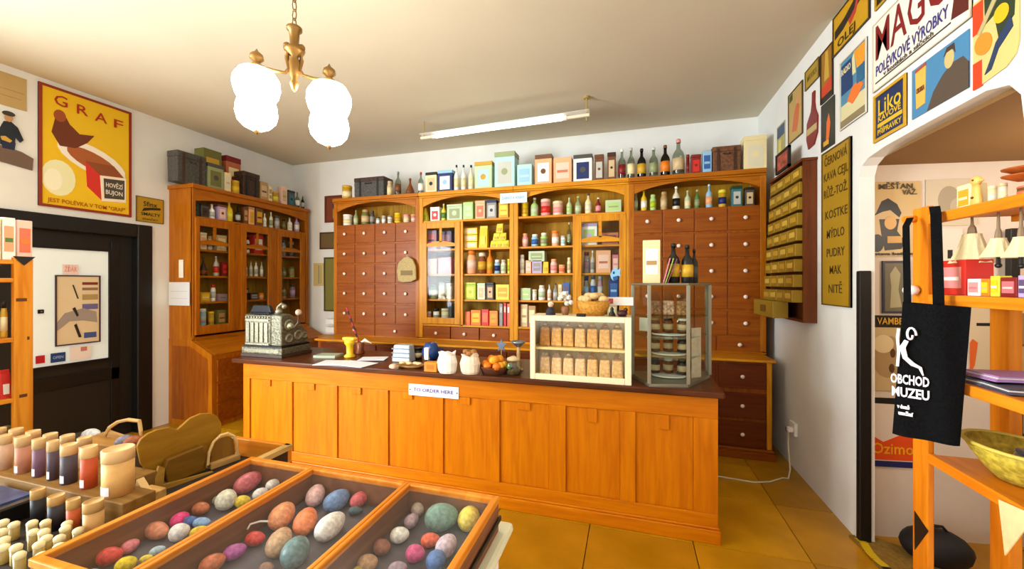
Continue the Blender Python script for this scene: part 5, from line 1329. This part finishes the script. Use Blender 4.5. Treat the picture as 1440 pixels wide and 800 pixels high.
# booklet rack and dark disc at the far left
q = onZ(18, 702, .93)
t = thing('booklet_rack', 'black rack with glossy booklets left of the tubes', 'rack', (q[0]-.06, q[1]-.03, LT)); B(-.12, .12, -.05, .05, 0, .05).build('rack_body', BLACK, t, bev=.003)
o = B(-.11, .11, -.06, .06, .05, .058).build('booklet', mat('#8a7c70', .3, vary=.4, scale=20), t)
o = B(-.11, .11, -.06, .05, .058, .066).build('booklet', mat('#3a4a70', .3, vary=.4, scale=20), t)
# cut-out boards: two-lobed box with a lid, basket handle, hoop
def pt(px, py, v): q = onV(px, py, v); return (q[0], q[2])
PA, PB = Vector(onZ(213, 688, LT)[:2]), Vector(onZ(334, 645, LT)[:2])
PD = (PB-PA).normalized(); PN_ = Vector((PD.y, -PD.x)); PRZ = math.atan2(PD.y, PD.x)
def pp_(px, py, off=0):
    r = ray(px, py); o_ = PA+PN_*off; t = o_.dot(PN_)/(r[0]*PN_.x+r[1]*PN_.y)
    return ((Vector((r[0]*t, r[1]*t))-PA).dot(PD), EYE+r[2]*t-LT)
bv = onZ(250, 685, .90)[1]+.02
out = [(193, 628), (198, 618), (208, 610), (222, 604), (238, 601), (250, 604), (258, 597), (268, 588), (282, 582), (297, 581), (307, 586), (312, 596), (311, 608), (305, 624), (296, 642), (288, 662), (270, 672), (246, 678), (225, 676), (210, 668), (198, 652)]
t = thing('wooden_board', 'brown two-lobed wooden heart board standing on the side table', 'board', (PA.x, PA.y, LT), PRZ)
MB().prism([pp_(*p) for p in out], 0, .014).build('board_face', wood('#8a5e0a', '#9c7016', 'y', .6), t, bev=.003)
MB().prism([pp_(x, y, .03) for x, y in ((232, 658), (236, 647), (262, 636), (286, 627), (291, 640), (286, 660), (262, 672), (236, 680))], -.03, 0).build('box_front', wood('#6c4806', '#7c560e', 'y', .6), t, bev=.004)
MB().prism([pp_(x, y, .045) for x, y in ((212, 690), (224, 656), (232, 658), (230, 682), (300, 663), (302, 671), (232, 694))], -.045, -.032).build('easel', wood('#9a7024', '#b48a3c', 'y', .5), t)
t = thing('wooden_basket', 'small wooden basket with a bent hoop handle beside the heart board', 'basket', (PA.x, PA.y, LT), PRZ)
hq = [pp_(x, y, .02) for x, y in ((292, 654), (294, 636), (300, 622), (310, 612), (320, 609), (329, 613), (333, 622), (334, 641))]
MB().tube([(x, -.02, z) for x, z in hq], .005, 6).build('handle', wood('#d8ac68', '#e8c48c', 'z', .5), t)
MB().prism([pp_(x, y) for x, y in ((296, 650), (298, 636), (303, 624), (311, 616), (320, 613), (328, 617), (330, 626), (331, 640))], 0, .01).build('side_board', wood('#7c5418', '#906624', 'z', .6), t)
ha, hb = pp_(293, 655)[0], pp_(335, 645)[0]
MB().box(ha, hb, -.02, .03, 0, .022).build('basket_body', wood('#b08444', '#d0a868', 'y', .6), t, bev=.003)
v2 = bv+.10
t = thing('wooden_trug', 'open kraft wood trug with loop handle behind the tubes', 'basket', (*[onV(170, 620, v2)[0], v2], LT)); tx_ = onV(170, 620, v2)[0]
hq = [pt(x, y, v2) for x, y in ((148, 626), (148, 612), (154, 601), (166, 593), (180, 590), (196, 592), (198, 606), (198, 622))]
MB().tube([(x-tx_, 0, z-LT) for x, z in hq], .007, 6).build('handle', wood('#c89a58', '#dcb67a', 'x', .6), t)
MB().prism([(x-tx_, z-LT) for x, z in [pt(120, 640, v2), pt(118, 617, v2), pt(150, 606, v2), pt(198, 622, v2), pt(200, 650, v2)]], 0, .012).build('trug_side', wood('#b88a4c', '#cfa468', 'x', .6), t)
B(-.15, .12, -.06, 0, 0, .08).build('trug_body', wood('#a87a3c', '#c09050', 'x', .6), t, bev=.003)
for i, (px, py, c, lab) in enumerate(((128, 606, '#dfe2ea', 'white wrapped parcel behind the rear row of tubes'), (175, 612, '#8c8aa0', 'grey patterned packet inside the loop handled trug'), (187, 613, '#a85c34', 'rust packet inside the loop handled trug'))):
    q = onV(px, py, v2-.03 if i else v2+.09); t = thing('wrapped_packet', lab, 'packet', (q[0], q[1], LT)); h_ = q[2]-LT; MB().ball((0, 0, h_-.02), .045 if not i else .025, .03, .03 if not i else .02, 10, 6).build('wrapping', mat(c, .5, vary=.3, scale=60), t, smooth=True); B(-.02, .02, -.02, .02, 0, h_-.03).build('carton', mat('#6a5a4c', .6), t)
t = thing('kraft_lid', 'pale kraft box lid between the widest tube and the heart board', 'lid', (onZ(198, 694, .93)[0], onZ(198, 694, .93)[1]+.01, LT)); B(-.035, .035, -.04, .04, 0, .05).build('lid_body', wood('#b08444', '#d0a868', 'x', .6), t, bev=.003); MB().prism([(-.03, .05), (.02, .05), (-.02, .09)], -.01, .01).build('lid_flap', mat('#e0bc7c', .6), t)

# ------------------------------------------------------------------ left pine shelf with goods
ux = -2.55
p0, p1 = onU(20, 400, ux), onU(47, 400, ux)
ls = thing('pine_shelf', 'tall pine shelf unit at the picture edge in front of the black door', 'shelf', (ux-.15, p0[1]-.3, 0)); lo = (ux-.15, p0[1]-.3)
def PL(mb, name, m, parent=ls, **k): mb.v = [(a-lo[0], b-lo[1], c) for a, b, c in mb.v]; return mb.build(name, m, parent, **k)
ztop = onU(35, 362, ux)[2]
post = PL(B(ux-.025, ux, p0[1], p1[1], 0, ztop), 'post', PINE, bev=.003)
for zz in (.55, .82, 1.08, 1.33, 1.5):
    PL(B(ux, ux+.001, (p0[1]+p1[1])/2-.01+random.uniform(-.02, .02), (p0[1]+p1[1])/2+random.uniform(0, .02), zz, zz+.014), 'knot', mat('#5a3010', .6), post)
PL(B(ux-.35, ux-.325, p0[1], p1[1], 0, ztop), 'post', PINE)
zs = [onU(10, y, ux)[2] for y in (365, 391, 476, 562)]
ends = p0[1]-.7
for i, z in enumerate(zs+[.45]): PL(B(ux-.34, ux-.003, ends, p0[1], z-.018, z), 'shelf_board', PINEX, bev=.002)
PL(B(ux-.35, ux-.34, ends, p1[1], .1, ztop), 'back_board', mat('#1c1410', .8))
row('U+', ux, zs[0], 'on the pine shelf top', 'packs on top of the pine shelf', '''
box -12 2 306 cream coral gold | cream and coral pack
box 3 22 306 white peach green | white and peach pack
box 24 46 310 lpink coral orange | pink and orange pack
''', back=.02, maxd=.12)
row('U+', ux, zs[2], 'on the pine shelf middle', 'goods on the middle pine shelf', '''
jar 2 13 424 gold cream black | gold jar
''', back=.03, maxd=.12)
row('U+', ux, zs[3], 'on the pine shelf third board', 'goods on the third pine shelf', '''
pkt 1 17 520 red white lgrey | red and white packet
''', back=.03, maxd=.12)
row('U+', ux, .45, 'on the pine shelf low board', 'goods on the low pine shelf', '''
box 2 17 600 olive tan dgreen | olive box
''', back=.03, maxd=.12)
PL(MB().prism([(p0[1]-.005, ztop+.004), (p1[1]+.005, ztop+.004), ((p0[1]+p1[1])/2, ztop-.035)], ux, ux+.004, 'yz'), 'corner_tag', BLACK)

# posters stuck inside the door pane
gx = LW-.047
def dsheet(px0, px1, y0, y1, *a, **k):
    q0, q1 = onU(px0, (y0+y1)/2, gx), onU(px1, (y0+y1)/2, gx); za = onU((px0+px1)/2, y0, gx)[2]; zb2 = onU((px0+px1)/2, y1, gx)[2]
    return sheet(frame_of('U+', q0[1], zb2, gx), q1[1]-q0[1], za-zb2, *a, t=.002, **k)
dsheet(77, 141, 387, 484, '#dcc8a4', 'framed timetable poster with bird drawing stuck on the door pane', frame='#4a3440', fw=.012,
  shapes=[('printed_bar', '#7a2c28', ('r', .58, .94, .86, .90)), ('printed_bar', '#8a6a58', ('r', .58, .94, .78, .82)), ('printed_bar', '#a8905c', ('r', .58, .94, .64, .72)), ('printed_bar', '#6a6498', ('r', .58, .94, .50, .58)), ('printed_wing', '#9c9088', [(0, .30), (.2, .46), (.6, .52), (.9, .46), (.92, .3), (.6, .34), (.3, .34), (.05, .22)]),
  ('printed_bar', '#44548c', ('r', .62, .9, .08, .16)), ('printed_line', '#3a342c', [(.36, .86), (.39, .86), (.5, .66), (.47, .66)]), ('printed_line', '#2a2620', [(.36, .52), (.42, .54), (.5, .42), (.46, .4)]), ('printed_line', '#2a2620', [(.4, .28), (.45, .3), (.56, .1), (.5, .1)])])
dsheet(88, 110, 372, 386, '#ecd2c8', 'small pink lettering strip above the timetable poster', 'sticker', 'sticker', texts=[('ŽĎÁR', .5, .5, .5, .8, '#e09a94')])
dsheet(50, 63, 500, 511, '#b01c28', 'red sticker low on the door pane', 'sticker', 'sticker')
dsheet(71, 92, 496, 509, '#1f3c74', 'blue sticker low on the door pane', 'sticker', 'sticker', texts=[('OPEN', .5, .5, .3, .7, '#8ca0c8')])
dsheet(98, 128, 486, 506, '#e8dcd8', 'pale pink leaflet below the timetable poster', 'leaflet', 'leaflet', shapes=[('printed_spot', '#c07a70', ('r', .5, .8, .6, .9))])
q = onU(57, 438, gx); t = thing('door_lock', 'small black lock plate on the door pane edge', 'lock', (gx, q[1], q[2])); B(0, .008, -.02, .02, -.018, .018).build('lock_plate', BLACK, t, bev=.003); MB().cyl((.008, 0, 0), .007, .01, 8, 'x').build('keyhole_barrel', STEEL, t)

# ------------------------------------------------------------------ right shelf unit, tote bag and goods
SU = .983
rs = thing('display_rack', 'orange pine display rack beside the passage, tote bag hanging from its post', 'rack', (SU, 1.6, 0))
def DL(mb, name, m, parent=rs, **k): mb.v = [(a-SU, b-1.6, c) for a, b, c in mb.v]; return mb.build(name, m, parent, **k)
pq0, pq1 = onU(1283, 400, SU), onU(1304, 400, SU)
PO = wood('#c86c0c', '#e08a1c', 'z', .4); POY = wood('#c86c0c', '#e08a1c', 'y', .4)
zpt = onU(1297, 291, SU)[2]
yA, yB = pq1[1], pq0[1]
pst = DL(B(SU, SU+.02, yA, yB, 0, zpt), 'post', PO, bev=.004)
DL(B(SU+.215, SU+.25, yA, yB, 0, 1.52), 'post', PO, bev=.004)
zz = [onU(1400, 398-.226*514, SU)[2], onU(1360, 418, SU)[2], onU(1380, 549, SU)[2], onU(1370, 676, SU)[2]]
yend = .35
for i, z in enumerate(zz):
    DL(B(SU+.02, SU+.22, yend, yA, z-.012, z), 'shelf_board', POY, bev=.002)
    DL(B(SU, SU+.02, yend, yA, z-.03, z+.004), 'front_rail', POY, bev=.003)
    DL(B(SU+.22, SU+.235, yend, yA, z-.03, z+.004), 'back_rail', POY)
q = onU(1290, 700, SU)
DL(MB().prism([(onU(1286, 700, SU-.001)[1], onU(1286, 718, SU)[2]), (onU(1306, 745, SU)[1], onU(1306, 747, SU)[2]), (onU(1287, 775, SU)[1], onU(1287, 773, SU)[2])], SU-.002, SU, 'yz'), 'triangle_sticker', BLK2, pst)
DL(MB().lathe([(.004, 0), (.016, -.01), (.02, -.03), (.01, -.045), (0, -.047)], (SU, (yA+yB)/2, onU(1290, 408, SU)[2]), 12, 'x'), 'peg', WHITE, pst, smooth=True)
DL(MB().cyl((SU-.035, (yA+yB)/2+.02, onU(1270, 312, SU)[2]), .012, .04, 10, 'x'), 'peg', PO, pst, smooth=True)
# tote bag
TY = 1.30
def tp_(px, Y, py): x, y = polar(px, Y); return Vector((x, y, EYE+(PY0-py)/FPX*Y))
tl, tr, br, bl_ = tp_(1270, 1.31, 424), tp_(1366, 1.20, 432), tp_(1350, 1.20, 629), tp_(1254, 1.31, 611)
orig = (tl+tr+br+bl_)/4; rt = (tr-tl).normalized(); up = Vector((0, 0, 1)); out_ = rt.cross(up).normalized()
tote = bpy.data.objects.new('tote_bag', None); COL.objects.link(tote)
M = Matrix.Identity(4)
for i, c in enumerate((Vector((rt.x, rt.y, 0)).normalized(), up, out_)):
    for j in range(3): M[j][i] = c[j]
for i in range(3): M[i][3] = orig[i]
tote.matrix_world = M; tag(tote, 'black cotton tote bag with white printed scroll hanging from the rack post', 'bag')
Mi = M.inverted()
c4 = [Mi @ v for v in (bl_, br, tr, tl)]
mb = MB(); nx, ny = 12, 14
def bil(a, b): return (c4[0]*(1-a)+c4[1]*a)*(1-b)+(c4[3]*(1-a)+c4[2]*a)*b
for side in (1, -1):
    for j in range(ny+1):
        for i in range(nx+1):
            a, b = i/nx, j/ny; p = bil(a, b); bulge = .016*math.sin(math.pi*a)**.6*(.5+.5*math.sin(math.pi*min(1, (1-b)*.8+.1)))
            fold = .006*math.sin(a*9+b*3) if 0 < a < 1 else 0
            mb.v.append((p.x, p.y, side*bulge+fold))
N_ = (nx+1)*(ny+1)
for s in (0, 1):
    for j in range(ny):
        for i in range(nx):
            k = s*N_+j*(nx+1)+i; f4 = (k, k+1, k+nx+2, k+nx+1); mb.f.append(f4 if s == 0 else f4[::-1])
TB = mat('#060709', .9, vary=.1, scale=200, bump=.1, spec=.08)
mb.build('bag_body', TB, tote, smooth=True)
def strap(pa, pm, pb, nm='strap', wv=.013):
    path = [pa, pa*.5+pm*.5+(Vector((0, 0, 0))), pm, pb]
    m2 = MB(); n0 = 0
    for a in path: m2.v += [(a.x-wv, a.y, a.z), (a.x+wv, a.y, a.z), (a.x+wv, a.y, a.z-.004), (a.x-wv, a.y, a.z-.004)]
    for k in range(3):
        for e_ in range(4): m2.f.append((k*4+e_, k*4+(e_+1) % 4, k*4+4+(e_+1) % 4, k*4+4+e_))
    m2.build(nm, TB, tote)
S = lambda px, py, Y=1.30: Mi @ tp_(px, Y, py)
strap(S(1276, 428), S(1274, 318, 1.38), S(1280, 306, 1.40), wv=.009); strap(S(1320, 430, 1.26), S(1316, 300, 1.30), S(1314, 290, 1.33), wv=.013)
WP = mat('#ece6f0', .7)
def lp(px, py): v = S(px, py, 1.295); v.z = .018; return v
sc1 = [lp(1262+8*math.cos(t)*(1-t/9)*1.0+20, 470-12*math.sin(t)*(1-t/9)) for t in [k*.45 for k in range(15)]]
MB().tube(sc1, .0032, 5).build('printed_scroll', WP, tote)
MB().tube([lp(1264, 462), lp(1262, 475), lp(1264, 495), lp(1262, 515)], .004, 5).tube([lp(1276, 478), lp(1270, 488), lp(1274, 502), lp(1285, 510), lp(1296, 514), lp(1300, 524)], .005, 5, rr=[.006, .008, .007, .007, .005, .002]).build('printed_scroll', WP, tote)
def ttx(s_, px, py, h, w_, nm='lettering'):
    v = lp(px, py); o = text(tote, s_, v.x, v.y, h, WP, w_, z=.0205, name=nm, bold=.0012); return o
ttx('OBCHOD', 1280, 533, .030, .088); ttx('MUZEU', 1281, 551, .030, .085); ttx('v domě', 1271, 571, .011, .03); ttx('umění', 1274, 580, .011, .035)
# goods on the rack
row('U-', SU, zz[0]+.004, 'on the rack top board', 'goods on the rack top board', '''
box 1345 1365 260 cream gold cream | plain pale wood box
can 1383 1397 262 cream ivory cream | low cream drum
can 1399 1412 258 ivory cream beige | second cream drum
''', back=.06, maxd=.08)
yq = onU(1373, 250, SU+.07)
t = thing('wooden_duck', 'pale wooden duck standing upright on the rack top board', 'toy', (yq[0], yq[1], zz[0]+.004)); MB().lathe([(.016, 0), (.02, .02), (.014, .06), (.012, .075)], n=12, sx=.6).build('duck_body', mat('#dfae58', .5), t, smooth=True); MB().ball((0, 0, .088), .012, .018, .016).ball((0, -.016, .086), .006, .012, .005).build('head', mat('#dfae58', .5), t, smooth=True); MB().ball((-.012, -.004, .09), .003).ball((-.012, -.002, .035), .004).build('eye', mat('#5a3010', .4), t)
row('U-', SU, zz[0]+.004, 'at the rack top end', 'goods on the rack top board', '''
can 1417 1448 262 brown terra terra | brown bowl stack foot
''', back=.05)
q = onU(1432, 250, SU+.09)
for i, lab in enumerate(('lower', 'upper')):
    o = MB().lathe([(.012, 0), (.04, .014), (.042, .018), (.03, .012)], n=16).build('wooden_bowl', wood('#8a3c14', '#b05a24', 'x', .4), None, (q[0]+.01, q[1]-.0, zz[0]+.062+i*.02), smooth=True); tag(o, lab+' red brown wooden bowl stacked on the rack top board', 'bowl')
# hanging lampshades
for i, (px, yt, yb, hw, lab) in enumerate(((1367, 329, 370, 24, 'ivory fluted lampshade hanging beside the rack post'), (1404, 335, 362, 19, 'ivory fluted lampshade, middle of three under the rack top board'), (1436, 333, 362, 19, 'ivory fluted lampshade farthest from the tote bag'))):
    q = onU(px, yt, SU+.08); s_ = dep(q[0], q[1])/FPX; zb2 = onU(px, yb, SU+.08)[2]
    t = thing('lampshade', lab, 'lampshade', (q[0], q[1], zb2), 0, 'lampshades hanging from the rack'); hh = q[2]-zb2; n_ = 24; m2 = MB(); r1, r2 = hw*s_*.95, hw*s_*.42
    for z, r in ((0, r1), (hh*.15, r1*.88), (hh*.5, r1*.62), (hh*.9, r2), (hh, r2*.95)):
        for k in range(n_): a = 2*math.pi*k/n_; f_ = 1+.07*(k % 2)*(1 if z < hh*.8 else 0); m2.v.append((r*f_*math.cos(a), r*f_*math.sin(a), z))
    for j in range(4):
        for k in range(n_): k2 = (k+1) % n_; m2.f.append((j*n_+k, j*n_+k2, (j+1)*n_+k2, (j+1)*n_+k))
    m2.build('shade', mat('#e0cfa0', .6), t)
    MB().lathe([(r2*.5, hh), (r2*.4, hh+.02), (.004, hh+.03), (.003, zz[0]-.012-zb2)], n=8).build('cord', mat('#8a7458', .5), t); MB().cyl((0, 0, -.02), .005, .03, 8).ball((0, 0, -.024), .008).build('bell_clapper', BLK2, t)
row('U-', SU, zz[1]+.004, 'on the second rack board', 'boxes on the second rack board', '''
box 1319 1358 366 red pink white | large red box
box 1360 1378 392 white pink rose | white and pink box
box 1379 1391 392 orange yellow peach | orange box
box 1392 1405 388 lemon yellow white | lemon yellow box
box 1406 1430 390 dred rose lpink | crimson box
box 1431 1447 387 lilac purple white | lilac box
''', back=.03, maxd=.07)
text(bpy.data.objects['carton'], '', 0, 0, .01, WHITE) if False else None
ytop = zz[2]+.004
for i, (px, py, w_, d_, c, rz, lab) in enumerate(((1368, 527, .06, .12, '#c8862c', 20, 'ochre leaflet pile beside the tote bag on the third rack board'), (1395, 524, .13, .13, '#5a5460', 15, 'grey lettered leaflet pile in the middle of the third rack board'), (1418, 514, .12, .16, '#a878b0', 5, 'lilac leaflet pile behind the grey leaflets'), (1436, 528, .10, .12, '#4a4a58', -5, 'dark leaflet pile at the outer end of the third rack board'))):
    q = onU(px, py, SU+.08+.03*(i == 2)); 
    t = thing('leaflet_pile', lab, 'leaflet', (q[0], q[1], ytop+(.022 if i == 2 else 0)), R(rz))
    for k in range(4): B(-d_/2+.003*k, d_/2-.002*k, -w_/2, w_/2-.003*k, .004*k, .004*k+.0035).build('leaflet', mat(c if k != 2 else '#d0c8c4', .5), t)
    if i == 1: B(-.03, .03, -.04, .04, .0155, .0165).build('printed_panel', mat('#b8b4c0', .5), t)
# basket on the lowest board
q = onU(1408, 660, SU+.10); bz = zz[3]+.004
t = thing('wicker_basket', 'yellow green wicker basket with grey packets on the lowest rack board', 'basket', (q[0]+.02, q[1]-.03, bz))
MB().lathe([(.05, 0), (.07, .02), (.10, .06), (.12, .095), (.115, .1), (.09, .055), (.05, .01)], n=22, sx=.85, sy=1.15).build('basket_body', mat('#b5a02c', .7, vary=.35, scale=60, bump=.9), t, smooth=True)
MB().tube([(.104*math.cos(a), .138*math.sin(a), .1) for a in [k*2*math.pi/20 for k in range(21)]], .006, 6).build('rim', mat('#c8b44a', .6, bump=.6, scale=90), t, smooth=True)
for i in range(3):
    o = B(-.05, .05, -.03, .03, 0, .012).build('foil_packet', mat(('#8a98a8', '#a8b4bc', '#5c6470')[i], .3, .4), None, (t.location.x-.02+.02*i, t.location.y-.02-.01*i, bz+.055+.014*i), R(20+30*i), bev=.004); tag(o, ('bottom', 'middle', 'top')[i]+' grey foil packet in the yellow green basket', 'packet')
# pennant pinned below
fq = [onU(1405, 702, SU-.004), onU(1450, 722, SU-.004), onU(1450, 735, SU-.004), onU(1414, 781, SU-.004)]
o = MB().prism([(a[1], a[2]) for a in fq], SU-.006, SU-.003, 'yz').build('paper_note', mat('#ecc690', .7, vary=.1, scale=30)); tag(o, 'cream folded paper note pinned under the lowest rack board', 'paper')
# floor things at the passage
mt = thing('door_mat', 'tan floor mat in the passage edged with yellow and black tape', 'mat', (1.55, 2.6, 0)); 
mp_ = [onZ(1194, 752, .012), onZ(1222, 752, .012), onZ(1330, 790, .012), onZ(1330, 830, .012), onZ(1262, 830, .012), onZ(1222, 778, .012)]
MB().prism([(a[0]-1.55, a[1]-2.6) for a in mp_], .001, .012, 'xy').build('mat_body', mat('#8a6a24', .9, vary=.2, scale=60), mt)
tp2 = [(1206, 756), (1214, 762), (1222, 775), (1232, 786), (1246, 797), (1262, 815)]
for k in range(len(tp2)-1):
    a, b = onZ(*tp2[k], .015), onZ(*tp2[k+1], .015); d_ = Vector((b[0]-a[0], b[1]-a[1], 0)).normalized(); n_ = Vector((-d_.y, d_.x, 0))*.022
    A_, B_ = Vector(a)-Vector((1.55, 2.6, 0)), Vector(b)-Vector((1.55, 2.6, 0))
    MB().quad(A_-n_, A_+n_, B_+n_, B_-n_).build('tape', mat('#d8b814' if k != 4 else '#15130c', .5), mt)
q = onZ(1335, 806, 0)
t = thing('floor_bag', 'black bag lying on the floor behind the rack post', 'bag', (q[0], q[1]+.1, 0)); MB().ball((0, 0, .08), .16, .13, .10, 16, 10).build('bag_body', mat('#121217', .6, bump=.5, scale=15), t, smooth=True); MB().tube([(-.06, 0, .16), (-.03, 0, .20), (.03, 0, .20), (.06, 0, .16)], .008, 6).build('handle', BLACK, t)

# ------------------------------------------------------------------ fit the lettering widths, check the labels
bpy.context.view_layer.update()
for o, w_ in FIT:
    d_ = o.dimensions.x
    if d_ > 1e-4: o.scale.x = w_/d_
dg = bpy.context.evaluated_depsgraph_get()
for o in [o for o in COL.objects if o.type == 'FONT']:
    me = bpy.data.meshes.new_from_object(o.evaluated_get(dg)); n = bpy.data.objects.new('lettering', me); COL.objects.link(n)
    n.parent = o.parent; n.location = o.location; n.rotation_euler = o.rotation_euler; n.scale = o.scale
    bpy.data.objects.remove(o)
for k, v in LABELS.items():
    n_ = len(k.split())
    if n_ > 16 or n_ < 4: print('LABELWORDS', n_, k)
